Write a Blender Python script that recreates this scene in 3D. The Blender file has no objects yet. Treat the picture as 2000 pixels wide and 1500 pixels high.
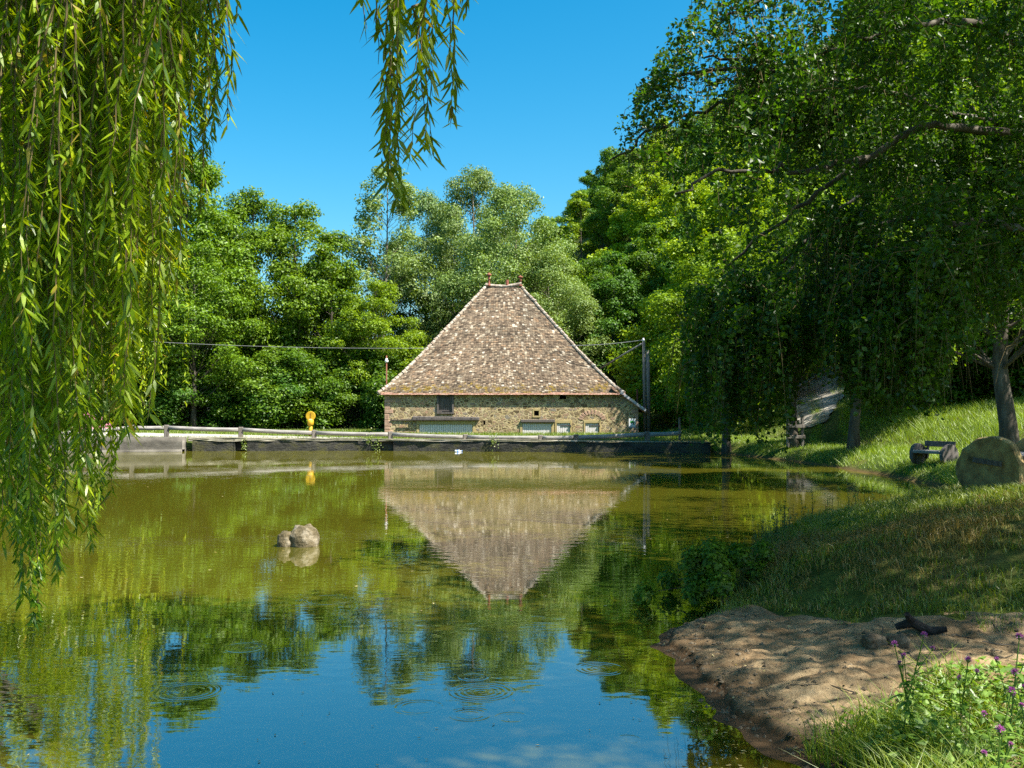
import bpy, math
import numpy as np
from mathutils import Vector
R = math.radians
sc = bpy.context.scene
C = sc.collection

# ------------------------------------------------------------------ camera, sky, sun, exposure
cam_d = bpy.data.cameras.new('camera'); cam = bpy.data.objects.new('camera', cam_d); C.objects.link(cam)
cam.location = (0, 0, 1.85); cam.rotation_euler = (R(91.47), 0, 0)
cam_d.sensor_width = 36; cam_d.lens = 35; cam_d.clip_start = .05; cam_d.clip_end = 3000
sc.camera = cam
SUN_AZ, SUN_EL = R(117), R(55)
w = bpy.data.worlds.new('World'); sc.world = w; w.use_nodes = True
nt = w.node_tree; bg = nt.nodes['Background']
sky = nt.nodes.new('ShaderNodeTexSky'); sky.sky_type = 'NISHITA'; sky.sun_disc = False
sky.sun_elevation = SUN_EL; sky.sun_rotation = SUN_AZ; sky.altitude = 300; sky.air_density = 1.0; sky.dust_density = 2.2; sky.ozone_density = 2.0
hs = nt.nodes.new('ShaderNodeHueSaturation'); hs.inputs['Hue'].default_value = .484; hs.inputs['Saturation'].default_value = 1.55
nt.links.new(sky.outputs[0], hs.inputs['Color']); tint = nt.nodes.new('ShaderNodeMix'); tint.data_type = 'RGBA'; tint.blend_type = 'MULTIPLY'; tint.inputs[0].default_value = 1; tint.inputs[7].default_value = (.86, .94, .90, 1)
nt.links.new(hs.outputs[0], tint.inputs[6]); nt.links.new(tint.outputs[2], bg.inputs[0])
bg.inputs[1].default_value = .097
sd = bpy.data.lights.new('sun', 'SUN'); sd.energy = 4.9; sd.angle = R(.53); sd.color = (1, .95, .84)
sun = bpy.data.objects.new('sun', sd); C.objects.link(sun)
svec = Vector((math.cos(SUN_EL)*math.sin(SUN_AZ), math.cos(SUN_EL)*math.cos(SUN_AZ), math.sin(SUN_EL)))
sun.rotation_euler = svec.to_track_quat('Z', 'Y').to_euler(); sun.location = svec*60
sc.view_settings.view_transform = 'Standard'; sc.view_settings.look = 'None'; sc.view_settings.exposure = 1.38; sc.view_settings.gamma = 1
cy = sc.cycles
cy.max_bounces = 7; cy.diffuse_bounces = 3; cy.glossy_bounces = 3; cy.transmission_bounces = 4; cy.transparent_max_bounces = 8
cy.use_denoising = False
cy.caustics_reflective = False; cy.caustics_refractive = False

# ------------------------------------------------------------------ mesh helpers
F = 1944.0
def P(px, py, D):                       # photo pixel at depth D -> point
    return np.array(((px-1000)/F*D, D, 1.85-(py-800)/F*D))
def rs(s): return np.random.RandomState(s)
def mobj(name, parts, mats, parent=None, smooth=False, loc=None):
    """parts: list of (verts Nx3, [face arrays], material index)"""
    vs, ls, lt, mi, off = [], [], [], [], 0
    for V, Fs, m in parts:
        V = np.asarray(V, float); vs.append(V)
        for f in Fs:
            f = np.asarray(f, int)
            if len(f) == 0: continue
            ls.append((f+off).ravel()); lt.append(np.full(len(f), f.shape[1])); mi.append(np.full(len(f), m))
        off += len(V)
    V = np.concatenate(vs); L = np.concatenate(ls); T = np.concatenate(lt); M = np.concatenate(mi)
    me = bpy.data.meshes.new(name)
    me.vertices.add(len(V)); me.vertices.foreach_set('co', V.astype(np.float32).ravel())
    me.loops.add(len(L)); me.loops.foreach_set('vertex_index', L.astype(np.int32))
    me.polygons.add(len(T)); st = np.concatenate(([0], np.cumsum(T)[:-1]))
    me.polygons.foreach_set('loop_start', st.astype(np.int32)); me.polygons.foreach_set('loop_total', T.astype(np.int32))
    me.polygons.foreach_set('material_index', M.astype(np.int32))
    me.polygons.foreach_set('use_smooth', np.full(len(T), smooth))
    for mt in (mats if isinstance(mats, (list, tuple)) else [mats]): me.materials.append(mt)
    me.update(calc_edges=True)
    o = bpy.data.objects.new(name, me); C.objects.link(o)
    if parent is not None: o.parent = parent
    if loc is not None: o.location = loc
    return o
def tag(o, label=None, cat=None, group=None, kind=None):
    if label: o['label'] = label
    if cat: o['category'] = cat
    if group: o['group'] = group
    if kind: o['kind'] = kind
    return o
def empty(name, loc=(0, 0, 0), rz=0, label=None, cat=None, group=None):
    o = bpy.data.objects.new(name, None); C.objects.link(o); o.location = loc; o.rotation_euler = (0, 0, rz); o.empty_display_size = .2
    return tag(o, label, cat, group)
BOXF = np.array([[0,3,2,1],[4,5,6,7],[0,1,5,4],[1,2,6,5],[2,3,7,6],[3,0,4,7]])
def box(c, s, rz=0, ry=0, rx=0, m=0, bev=0):
    c = np.array(c, float); h = np.array(s, float)/2
    if bev:
        b = min(bev, h.min()*.8); V = []; 
        for a in range(3):
            for sx in (-1, 1):
                for sy in (-1, 1):
                    for sz in (-1, 1):
                        v = np.array([sx, sy, sz])*h; 
                        for k in range(3):
                            if k != a: v[k] -= b*(sx, sy, sz)[k]
                        V.append(v)
        V = np.array(V); I = lambda a, x, y, z: a*8+x*4+y*2+z
        F4 = []; F3 = []
        for q in (0, 1):
            for a in range(3):
                o_ = [k for k in range(3) if k != a]
                l = []
                for (u, v) in ((0,0),(1,0),(1,1),(0,1)):
                    t = [0,0,0]; t[a] = q; t[o_[0]] = u; t[o_[1]] = v; l.append(I(a, *t))
                F4.append(l if (q == 1) == (a != 1) else l[::-1])
        for a in range(3):
            b1, b2 = [k for k in range(3) if k != a]
            for u in (0, 1):
                for v in (0, 1):
                    t0 = [0,0,0]; t1 = [0,0,0]; t0[a] = 0; t1[a] = 1
                    for t in (t0, t1): t[b1] = u; t[b2] = v
                    F4.append([I(b1, *t0), I(b1, *t1), I(b2, *t1), I(b2, *t0)])
        for x in (0, 1):
            for y in (0, 1):
                for z in (0, 1): F3.append([I(0, x, y, z), I(1, x, y, z), I(2, x, y, z)])
        Fs = [np.array(F4), np.array(F3)]
    else:
        V = np.array([[-1,-1,-1],[1,-1,-1],[1,1,-1],[-1,1,-1],[-1,-1,1],[1,-1,1],[1,1,1],[-1,1,1]])*h; Fs = [BOXF]
    def rot(V, a, i, j):
        c_, s_ = math.cos(a), math.sin(a); W = V.copy(); W[:, i] = c_*V[:, i]-s_*V[:, j]; W[:, j] = s_*V[:, i]+c_*V[:, j]; return W
    if rx: V = rot(V, rx, 1, 2)
    if ry: V = rot(V, ry, 2, 0)
    if rz: V = rot(V, rz, 0, 1)
    return (V+c, Fs, m)
def nrm(v): return v/np.maximum(np.linalg.norm(v, axis=-1, keepdims=True), 1e-9)
def tube(path, rad, n=8, m=0, cap=True):
    p = np.asarray(path, float); k = len(p); r = np.ones(k)*rad
    t = nrm(np.gradient(p, axis=0)); ref = np.array([0, 0, 1.]) if abs(t[0][2]) < .8 else np.array([1., 0, 0])
    u = nrm(np.cross(t, ref)); v = np.cross(t, u)
    a = np.linspace(0, 2*math.pi, n, endpoint=False)
    V = (p[:, None, :] + r[:, None, None]*(np.cos(a)[None, :, None]*u[:, None, :]+np.sin(a)[None, :, None]*v[:, None, :])).reshape(-1, 3)
    i = np.arange(k-1)[:, None]*n; j = np.arange(n)[None, :]; j2 = (j+1) % n
    f = np.stack([i+j, i+j2, i+n+j2, i+n+j], -1).reshape(-1, 4)
    Fs = [f]
    if cap: Fs.append(np.array([list(range(n))[::-1], list(range((k-1)*n, k*n))]))
    return (V, Fs, m)
def leafquads(c, nv, L, W, rng, tdir=None, m=0, fold=.0):
    """kite leaves"""
    N = len(c)
    t = rng.normal(size=(N, 3)) if tdir is None else tdir
    nv = nrm(nv); t = nrm(t-(t*nv).sum(1, keepdims=True)*nv); b = np.cross(nv, t)
    L = (np.ones(N)*L)[:, None]; W = (np.ones(N)*W)[:, None]
    V = np.stack([c-t*L*.5, c+b*W*.5-t*L*.06+nv*fold*W, c+t*L*.5, c-b*W*.5-t*L*.06+nv*fold*W], 1).reshape(-1, 3)
    f = np.arange(N*4).reshape(N, 4)
    return (V, [f], m)
def lance(c, d, nv, L, W, m=0, droop=.15):
    """long willow leaves: base c, direction d, normal nv"""
    N = len(c); d = nrm(d); nv = nrm(nv-(nv*d).sum(1, keepdims=True)*d); b = np.cross(d, nv)
    L = (np.ones(N)*L)[:, None]; W = (np.ones(N)*W)[:, None]; dn = np.array([0, 0, -1.])
    q = lambda s: c+d*L*s+dn*L*droop*s*s
    V = np.stack([q(0), q(.3)+b*W*.5+nv*W*.15, q(.3)-b*W*.5+nv*W*.15, q(.68)+b*W*.36+nv*W*.1, q(.68)-b*W*.36+nv*W*.1, q(1.)], 1).reshape(-1, 3)
    i = np.arange(N)[:, None]*6
    return (V, [i+np.array([[0, 1, 2]]), i+np.array([[1, 3, 4, 2]]), i+np.array([[3, 5, 4]])], m)
def blades(c, h, wd, lean, rng, m=0, two=True):
    N = len(c); a = rng.uniform(0, 2*math.pi, N); s = np.stack([np.cos(a), np.sin(a), np.zeros(N)], 1)
    a2 = rng.uniform(0, 2*math.pi, N); l = np.stack([np.cos(a2), np.sin(a2), np.zeros(N)], 1)*(lean*rng.uniform(.2, 1, N))[:, None]*h[:, None]
    up = np.array([0, 0, 1.]); H = h[:, None]; wd = (np.ones(N)*wd)[:, None]
    if two:
        V = np.stack([c-s*wd/2, c+s*wd/2, c+up*H*.55+l*.3+s*wd*.35, c+up*H*.55+l*.3-s*wd*.35, c+up*H*(1-.25*lean)+l], 1).reshape(-1, 3)
        i = np.arange(N)[:, None]*5
        return (V, [i+np.array([[0, 1, 2, 3]]), i+np.array([[3, 2, 4]])], m)
    V = np.stack([c-s*wd/2, c+s*wd/2, c+up*H+l], 1).reshape(-1, 3)
    return (V, [np.arange(N*3).reshape(N, 3)], m)
def sst(a, b, x): t = np.clip((x-a)/(b-a), 0, 1); return t*t*(3-2*t)
_g = rs(5).uniform(-1, 1, (64, 64))
def vnoise(x, y, s=1.):
    x = np.asarray(x)*s+1000.; y = np.asarray(y)*s+1000.; xi = np.floor(x).astype(int); yi = np.floor(y).astype(int)
    fx = x-xi; fy = y-yi; fx = fx*fx*(3-2*fx); fy = fy*fy*(3-2*fy)
    g = lambda i, j: _g[i % 64, j % 64]
    return (g(xi, yi)*(1-fx)+g(xi+1, yi)*fx)*(1-fy)+(g(xi, yi+1)*(1-fx)+g(xi+1, yi+1)*fx)*fy

# ------------------------------------------------------------------ materials
def newmat(name):
    m = bpy.data.materials.new(name); m.use_nodes = True; t = m.node_tree; t.nodes.clear()
    out = t.nodes.new('ShaderNodeOutputMaterial'); return m, t, out
def N(t, typ, **k):
    n = t.nodes.new(typ)
    for a, b in k.items():
        if a[0] == '_': setattr(n, a[1:], b)
        else: n.inputs[a.replace('_', ' ')].default_value = b
    return n
def ramp(t, stops, fac):
    r = t.nodes.new('ShaderNodeValToRGB'); e = r.color_ramp.elements
    while len(e) < len(stops): e.new(.5)
    for i, (p, c) in enumerate(stops): e[i].position = p; e[i].color = (*c, 1)
    t.links.new(fac, r.inputs[0]); return r
def noise(t, scale, detail=4, rough=.55, vec=None, stretch=None):
    n = N(t, 'ShaderNodeTexNoise', Scale=scale, Detail=detail, Roughness=rough)
    tc = t.nodes.new('ShaderNodeTexCoord'); src = tc.outputs['Object']
    if stretch:
        mp = t.nodes.new('ShaderNodeMapping'); mp.inputs['Scale'].default_value = stretch; t.links.new(src, mp.inputs[0]); src = mp.outputs[0]
    t.links.new(src, n.inputs['Vector']); return n
def surf(name, stops, scale=3, detail=6, rough=.85, bump=.3, bscale=None, bdist=.02, stretch=None, extra=None):
    m, t, out = newmat(name); p = N(t, 'ShaderNodeBsdfPrincipled', Roughness=rough); p.inputs['Specular IOR Level'].default_value = .3
    n = noise(t, scale, detail, .62, stretch=stretch); r = ramp(t, stops, n.outputs['Fac']); t.links.new(r.outputs[0], p.inputs['Base Color'])
    n2 = noise(t, bscale or scale*4, 5, .65, stretch=stretch); b = N(t, 'ShaderNodeBump', Strength=bump, Distance=bdist)
    t.links.new(n2.outputs['Fac'], b.inputs['Height']); t.links.new(b.outputs[0], p.inputs['Normal'])
    t.links.new(p.outputs[0], out.inputs[0]); return m
def leafmat(name, c0, c1, trans=.38, tc=(1.35, 1.25, .35), gloss=.04, grough=.5, old=None):
    """leaf: object colour x random tone per leaf, translucent"""
    m, t, out = newmat(name)
    g = t.nodes.new('ShaderNodeNewGeometry'); oi = t.nodes.new('ShaderNodeObjectInfo')
    r = ramp(t, [(0, c0), (.55, tuple((a+b)/2 for a, b in zip(c0, c1))), (.94 if old else 1, c1)]+([(.955, old), (1, tuple(x*.6 for x in old))] if old else []), g.outputs['Random Per Island'])
    mx = N(t, 'ShaderNodeMix', _data_type='RGBA', _blend_type='MULTIPLY'); mx.inputs[0].default_value = 1
    t.links.new(r.outputs[0], mx.inputs[6]); t.links.new(oi.outputs['Color'], mx.inputs[7])
    tr = N(t, 'ShaderNodeMix', _data_type='RGBA', _blend_type='MULTIPLY'); tr.inputs[0].default_value = 1; tr.inputs[7].default_value = (*tc, 1)
    t.links.new(mx.outputs[2], tr.inputs[6])
    d = t.nodes.new('ShaderNodeBsdfDiffuse'); t.links.new(mx.outputs[2], d.inputs[0])
    l = t.nodes.new('ShaderNodeBsdfTranslucent'); t.links.new(tr.outputs[2], l.inputs[0])
    a = N(t, 'ShaderNodeMixShader'); a.inputs[0].default_value = trans; t.links.new(d.outputs[0], a.inputs[1]); t.links.new(l.outputs[0], a.inputs[2])
    gl = N(t, 'ShaderNodeBsdfGlossy', Roughness=grough); gl.inputs[0].default_value = (1, 1, 1, 1)
    b = N(t, 'ShaderNodeMixShader'); b.inputs[0].default_value = gloss; t.links.new(a.outputs[0], b.inputs[1]); t.links.new(gl.outputs[0], b.inputs[2])
    t.links.new(b.outputs[0], out.inputs[0]); return m
M = {}
M['leaf'] = leafmat('leaf_green', (.058, .122, .008), (.195, .32, .018), .42, gloss=.018, grough=.45)
M['leaf_pale'] = leafmat('leaf_pale', (.11, .18, .045), (.24, .35, .11), .35, gloss=.03, grough=.5)
M['leaf_willow'] = leafmat('leaf_willow', (.13, .23, .006), (.36, .48, .015), .45, (1.5, 1.35, .25), .03, .4, (.48, .38, .06))
M['leaf_birch'] = leafmat('leaf_birch', (.032, .082, .008), (.095, .19, .014), .46, (1.3, 1.4, .25), .025, .4)
M['leaf_shrub'] = leafmat('leaf_shrub', (.06, .13, .012), (.17, .29, .03), .35)
M['grass'] = leafmat('grass_blade', (.10, .17, .012), (.25, .32, .03), .4, (1.3, 1.2, .4), .05, .5)
M['grass_dry'] = leafmat('grass_dry', (.18, .15, .04), (.36, .28, .10), .3, (1.1, 1., .7), .04, .5)
M['herb'] = leafmat('herb_leaf', (.09, .19, .015), (.25, .38, .07), .38, (1.3, 1.25, .4), .03, .45)
M['bark'] = surf('bark', [(.3, (.035, .028, .02)), (.55, (.10, .085, .065)), (.75, (.20, .18, .15))], 6, 8, .95, .8, 12, .03, (1, 1, .25))
M['bark_pale'] = surf('bark_pale', [(.3, (.09, .075, .055)), (.5, (.2, .17, .13)), (.7, (.33, .30, .25))], 5, 8, .95, .8, 14, .03, (1, 1, .3))
M['twig'] = surf('twig', [(.3, (.10, .075, .03)), (.7, (.19, .14, .06))], 8, 2, .8, .1)
M['concrete'] = surf('concrete', [(.25, (.05, .045, .038)), (.5, (.13, .118, .098)), (.75, (.22, .2, .17))], 1.3, 9, .95, .5, 14, .03, (1, 1, 2.2))
M['mossy'] = surf('mossy_stone', [(.3, (.022, .022, .018)), (.5, (.06, .057, .048)), (.62, (.085, .08, .035)), (.8, (.18, .17, .14))], 2.2, 9, .98, .9, 9, .05, (1, 1, 1.8))
M['coping'] = surf('coping', [(.3, (.16, .15, .08)), (.55, (.33, .30, .23)), (.8, (.44, .41, .34))], 2.5, 8, .95, .5)
M['wood_grey'] = surf('weathered_wood', [(.3, (.16, .145, .13)), (.55, (.29, .27, .25)), (.8, (.40, .38, .36))], 4, 7, .9, .4, 16, .01, (.4, 5, 5))
M['wood_post'] = surf('weathered_post', [(.3, (.10, .085, .07)), (.55, (.2, .175, .15)), (.8, (.30, .27, .24))], 4, 7, .92, .5, 16, .01, (5, 5, .5))
M['wood_dark'] = surf('dark_wood', [(.3, (.06, .05, .045)), (.55, (.14, .12, .11)), (.8, (.22, .2, .19))], 5, 7, .9, .5, 18, .01, (5, 5, .5))
M['wood_lichen'] = surf('lichen_wood', [(.3, (.11, .08, .04)), (.45, (.26, .18, .08)), (.6, (.36, .28, .12)), (.75, (.44, .38, .2))], 7, 8, .95, .6, 22, .01)
M['paint'] = surf('faded_white_paint', [(.3, (.58, .54, .52)), (.6, (.72, .67, .65)), (.85, (.78, .74, .72))], 5, 6, .8, .15, 20, .005, (6, 6, .6))
M['ochre'] = surf('ochre_render', [(.3, (.34, .26, .12)), (.6, (.46, .36, .17)), (.8, (.52, .43, .25))], 4, 6, .95, .3)
M['hole_shade'] = surf('painted_interior_shade', [(.3, (.008, .007, .006)), (.7, (.014, .012, .01))], 4, 2, 1, 0)  # near-black colour standing in for the shade inside holes
M['iron'] = surf('iron', [(.3, (.05, .045, .045)), (.7, (.12, .1, .09))], 12, 5, .7, .3)
M['rust'] = surf('rust', [(.3, (.12, .04, .03)), (.7, (.26, .1, .06))], 12, 5, .85, .3)
M['terracotta'] = surf('terracotta', [(.3, (.16, .05, .035)), (.7, (.34, .13, .08))], 8, 5, .85, .3)
M['zinc'] = surf('zinc', [(.3, (.35, .35, .38)), (.7, (.52, .52, .55))], 6, 4, .55, .1)
M['yellow'] = surf('yellow_enamel', [(.3, (.42, .24, .01)), (.7, (.58, .36, .02))], 6, 5, .6, .1)
M['yellow_dark'] = surf('brown_mark', [(.3, (.2, .09, .01)), (.7, (.3, .15, .02))], 6, 5, .6, .1)
M['white'] = surf('white_enamel', [(.3, (.7, .7, .7)), (.7, (.8, .8, .8))], 6, 3, .5, .05)
M['blue'] = surf('blue_plastic', [(.3, (.1, .2, .5)), (.7, (.15, .3, .6))], 6, 3, .4, .05)
M['green'] = surf('green_enamel', [(.3, (.02, .28, .05)), (.7, (.03, .35, .07))], 6, 3, .5, .05)
M['black'] = surf('black_enamel', [(.3, (.01, .012, .015)), (.7, (.02, .02, .025))], 6, 3, .5, .05)
M['char'] = surf('charred_wood', [(.3, (.008, .007, .006)), (.7, (.05, .04, .035))], 12, 6, .9, .8, 20, .02)
M['rock'] = surf('boulder', [(.3, (.04, .035, .015)), (.5, (.15, .12, .07)), (.7, (.38, .33, .25))], 7, 9, .95, .9, 14, .04)
M['mud'] = surf('mud_stone', [(.3, (.05, .035, .02)), (.5, (.13, .10, .065)), (.7, (.24, .19, .13))], 12, 9, .95, .9, 24, .02)
M['cable'] = surf('cable', [(.3, (.2, .2, .2)), (.7, (.3, .3, .3))], 6, 2, .5, 0)
M['pink'] = leafmat('pink_petals', (.55, .10, .22), (.75, .35, .45), .3, (1, 1, 1), .03)
M['mauve'] = leafmat('thistle_petals', (.42, .08, .36), (.6, .2, .5), .3, (1, 1, 1), .03)
M['dead_leaf'] = leafmat('fallen_leaf', (.35, .25, .05), (.62, .52, .25), .1, (1, 1, 1), .08)
M['road'] = surf('pale_road', [(.3, (.30, .27, .23)), (.6, (.42, .39, .34)), (.8, (.5, .47, .42))], 1.2, 8, .95, .2, 20)
M['pathm'] = surf('stony_track', [(.35, (.12, .10, .07)), (.5, (.25, .22, .18)), (.65, (.42, .38, .32))], 1.4, 9, .95, .8, 5, .05)

# rubble wall: big stones in sand mortar
def rubble():
    m, t, out = newmat('rubble_stone'); p = N(t, 'ShaderNodeBsdfPrincipled', Roughness=.95); p.inputs['Specular IOR Level'].default_value = .2
    tc = t.nodes.new('ShaderNodeTexCoord'); mp = t.nodes.new('ShaderNodeMapping'); mp.inputs['Scale'].default_value = (1, 1, 1.5)
    t.links.new(tc.outputs['Object'], mp.inputs[0])
    nz = N(t, 'ShaderNodeTexNoise', Scale=4., Detail=3.); t.links.new(mp.outputs[0], nz.inputs['Vector'])
    mxv = N(t, 'ShaderNodeMix', _data_type='RGBA', _blend_type='LINEAR_LIGHT'); mxv.inputs[0].default_value = .07
    t.links.new(mp.outputs[0], mxv.inputs[6]); t.links.new(nz.outputs['Color'], mxv.inputs[7])
    v = N(t, 'ShaderNodeTexVoronoi', Scale=4.3); v2 = N(t, 'ShaderNodeTexVoronoi', Scale=4.3, _feature='DISTANCE_TO_EDGE')
    t.links.new(mxv.outputs[2], v.inputs['Vector']); t.links.new(mxv.outputs[2], v2.inputs['Vector'])
    sp = t.nodes.new('ShaderNodeSeparateColor'); t.links.new(v.outputs['Color'], sp.inputs[0])
    stone = ramp(t, [(0, (.13, .09, .05)), (.25, (.22, .16, .09)), (.5, (.36, .26, .15)), (.7, (.40, .31, .2)), (.85, (.42, .25, .16)), (1, (.28, .24, .19))], sp.outputs[0])
    thr = N(t, 'ShaderNodeMath', _operation='MULTIPLY_ADD'); thr.inputs[1].default_value = .14; thr.inputs[2].default_value = -.02; t.links.new(sp.outputs[1], thr.inputs[0])
    big = noise(t, .7, 3); thr2 = N(t, 'ShaderNodeMath', _operation='MULTIPLY_ADD'); thr2.inputs[1].default_value = .12; t.links.new(big.outputs['Fac'], thr2.inputs[0]); t.links.new(thr.outputs[0], thr2.inputs[2])
    sub = N(t, 'ShaderNodeMath', _operation='SUBTRACT'); t.links.new(v2.outputs['Distance'], sub.inputs[0]); t.links.new(thr2.outputs[0], sub.inputs[1])
    mk = N(t, 'ShaderNodeMapRange'); mk.inputs[1].default_value = -.03; mk.inputs[2].default_value = .02; t.links.new(sub.outputs[0], mk.inputs[0])
    mort_n = noise(t, 2.2, 7); mort = ramp(t, [(.3, (.44, .33, .15)), (.5, (.56, .44, .24)), (.75, (.62, .53, .34))], mort_n.outputs['Fac'])
    mx = N(t, 'ShaderNodeMix', _data_type='RGBA'); t.links.new(mk.outputs[0], mx.inputs[0]); t.links.new(mort.outputs[0], mx.inputs[6]); t.links.new(stone.outputs[0], mx.inputs[7])
    fine = noise(t, 22, 5); fr = ramp(t, [(.3, (.7, .7, .7)), (.7, (1.1, 1.1, 1.1))], fine.outputs['Fac'])
    m2 = N(t, 'ShaderNodeMix', _data_type='RGBA', _blend_type='MULTIPLY'); m2.inputs[0].default_value = 1; t.links.new(mx.outputs[2], m2.inputs[6]); t.links.new(fr.outputs[0], m2.inputs[7])
    t.links.new(m2.outputs[2], p.inputs['Base Color'])
    ad = N(t, 'ShaderNodeMath', _operation='MULTIPLY_ADD'); ad.inputs[1].default_value = .5; t.links.new(fine.outputs['Fac'], ad.inputs[0]); t.links.new(mk.outputs[0], ad.inputs[2])
    b = N(t, 'ShaderNodeBump', Strength=1., Distance=.05); t.links.new(ad.outputs[0], b.inputs['Height']); t.links.new(b.outputs[0], p.inputs['Normal'])
    t.links.new(p.outputs[0], out.inputs[0]); return m
M['rubble'] = rubble()
def tilemat():
    m, t, out = newmat('old_roof_tiles'); p = N(t, 'ShaderNodeBsdfPrincipled', Roughness=.9); p.inputs['Specular IOR Level'].default_value = .25
    g = t.nodes.new('ShaderNodeNewGeometry')
    r = ramp(t, [(0, (.06, .05, .04)), (.15, (.11, .085, .065)), (.45, (.165, .135, .105)), (.7, (.20, .168, .132)), (.8, (.22, .155, .105)), (.88, (.25, .215, .165)), (.95, (.33, .30, .25)), (1, (.48, .46, .42))], g.outputs['Random Per Island'])
    n = noise(t, 9, 6, .7); r2 = ramp(t, [(.3, (.5, .48, .46)), (.5, (.95, .95, .95)), (.75, (1.5, 1.45, 1.38))], n.outputs['Fac'])
    m1 = N(t, 'ShaderNodeMix', _data_type='RGBA', _blend_type='MULTIPLY'); m1.inputs[0].default_value = 1; t.links.new(r.outputs[0], m1.inputs[6]); t.links.new(r2.outputs[0], m1.inputs[7])
    n3 = noise(t, .8, 6, .7); r3 = ramp(t, [(.35, (.78, .73, .65)), (.65, (1.24, 1.11, .97))], n3.outputs['Fac'])
    m3 = N(t, 'ShaderNodeMix', _data_type='RGBA', _blend_type='MULTIPLY'); m3.inputs[0].default_value = 1; t.links.new(m1.outputs[2], m3.inputs[6]); t.links.new(r3.outputs[0], m3.inputs[7])
    # moss near the lower courses: its own shape
    n4 = noise(t, 2.6, 6, .7); sx = t.nodes.new('ShaderNodeSeparateXYZ'); tc = t.nodes.new('ShaderNodeTexCoord'); t.links.new(tc.outputs['Object'], sx.inputs[0])
    mr = N(t, 'ShaderNodeMapRange'); mr.inputs[1].default_value = 2.7; mr.inputs[2].default_value = 3.7; mr.inputs[3].default_value = .1; mr.inputs[4].default_value = -.12; t.links.new(sx.outputs[2], mr.inputs[0])
    ad = N(t, 'ShaderNodeMath', _operation='ADD'); t.links.new(n4.outputs['Fac'], ad.inputs[0]); t.links.new(mr.outputs[0], ad.inputs[1])
    mk = N(t, 'ShaderNodeMapRange'); mk.inputs[1].default_value = .62; mk.inputs[2].default_value = .68; t.links.new(ad.outputs[0], mk.inputs[0])
    m4 = N(t, 'ShaderNodeMix', _data_type='RGBA'); t.links.new(mk.outputs[0], m4.inputs[0]); t.links.new(m3.outputs[2], m4.inputs[6]); m4.inputs[7].default_value = (.22, .15, .03, 1)
    t.links.new(m4.outputs[2], p.inputs['Base Color']); b = N(t, 'ShaderNodeBump', Strength=.5, Distance=.01); t.links.new(n.outputs['Fac'], b.inputs['Height']); t.links.new(b.outputs[0], p.inputs['Normal'])
    t.links.new(p.outputs[0], out.inputs[0]); return m
M['tiles'] = tilemat()
M['tiles_red'] = surf('newer_red_tiles', [(.3, (.22, .10, .07)), (.5, (.36, .20, .14)), (.7, (.5, .38, .3))], 8, 6, .9, .4)

# ------------------------------------------------------------------ terrain
POND = np.array([(-17,2.2),(-8,2.4),(-3,2.2),(0,2.4),(1.2,3.4),(1.72,4.4),(1.62,5.1),(1.42,5.7),(1.26,6.3),(1.38,7.1),(1.2,7.8),(1.42,8.4),(1.9,9.1),(2.3,10.3),(3.0,12.6),(4.5,14.3),(6.5,16.2),(8.2,18.6),(9.4,21),(10.3,24),(10.5,28),(10.25,33),(10.0,36),(9.5,39),(8.6,42.9),(0,44.1),(-7,45.2),(-14.4,44.7),(-19,43.6),(-34,41.5),(-22,37),(-15.5,33),(-13.2,28),(-13.8,22),(-16,14)])
def pond_dist(X, Y):
    """distance to the shoreline, + on land"""
    X = np.asarray(X, float); Y = np.asarray(Y, float); sh = X.shape; X = X.ravel(); Y = Y.ravel()
    d = np.full(X.shape, 1e9); ins = np.zeros(X.shape, bool)
    A = POND; B = np.roll(POND, -1, 0)
    for (ax, ay), (bx, by) in zip(A, B):
        ux, uy = bx-ax, by-ay; L2 = ux*ux+uy*uy
        t = np.clip(((X-ax)*ux+(Y-ay)*uy)/L2, 0, 1); d = np.minimum(d, np.hypot(X-ax-t*ux, Y-ay-t*uy))
        c = ((ay > Y) != (by > Y)); xx = ax+(Y-ay)*ux/(uy if abs(uy) > 1e-9 else 1e-9); ins ^= c & (X < xx)
    return np.where(ins, -d, d).reshape(sh)
def hill(X, Y):
    s = X+.25*(Y-100)
    return 38*sst(-.5, 52, s)*sst(18, 60, Y+.6*X)+4*sst(115, 190, Y)*sst(0, 16, s)
def terrain(X, Y):
    X = np.asarray(X, float); Y = np.asarray(Y, float); d = pond_dist(X, Y); dp = np.maximum(d, 0)
    dd = d+.10*vnoise(X, Y, 1.7)+.05*vnoise(X, Y, 5.)
    dp2 = np.maximum(dd, 0)
    wallz = sst(40.5, 42, Y)*(X < 8.9)
    mound = .42*(1-np.exp(-dp2/.45))+.17*np.minimum(dp, 4)
    beach = .11*dp2+.03*(1-np.exp(-dp2/.1))
    far = .5*(1-np.exp(-dp2/.5))+.03*np.minimum(dp, 4)
    k = sst(8.0, 9.6, Y+.35*np.maximum(X-2, 0)); near = beach*(1-k)+mound*k
    h = near*(1-sst(17, 21, Y))+far*sst(17, 21, Y)
    h = h*(1-wallz)+.5*(1-np.exp(-dp/.12))*wallz
    slope = .75*np.maximum(0, X-13+.12*(Y-30)); slope = 1.7*(1-np.exp(-slope/1.7))*sst(14, 22, Y)*(1-sst(60, 80, Y))
    h = h+slope+hill(X, Y)
    h = h+.05*vnoise(X, Y, .9)*sst(.3, 2, dp)*(1-wallz)+.6*vnoise(X, Y, .06)*sst(60, 90, Y)
    left = np.maximum(0, -X-34+.0*Y)*sst(30, 60, Y)*.0
    under = -.06-.35*(1-np.exp(-np.maximum(-dd, 0)/1.5))+.0
    under = np.where(wallz > .5, -.8, np.maximum(-.03+.16*np.minimum(dd, 0), -.9))
    return np.where(dd > 0, h+left, under)
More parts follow.
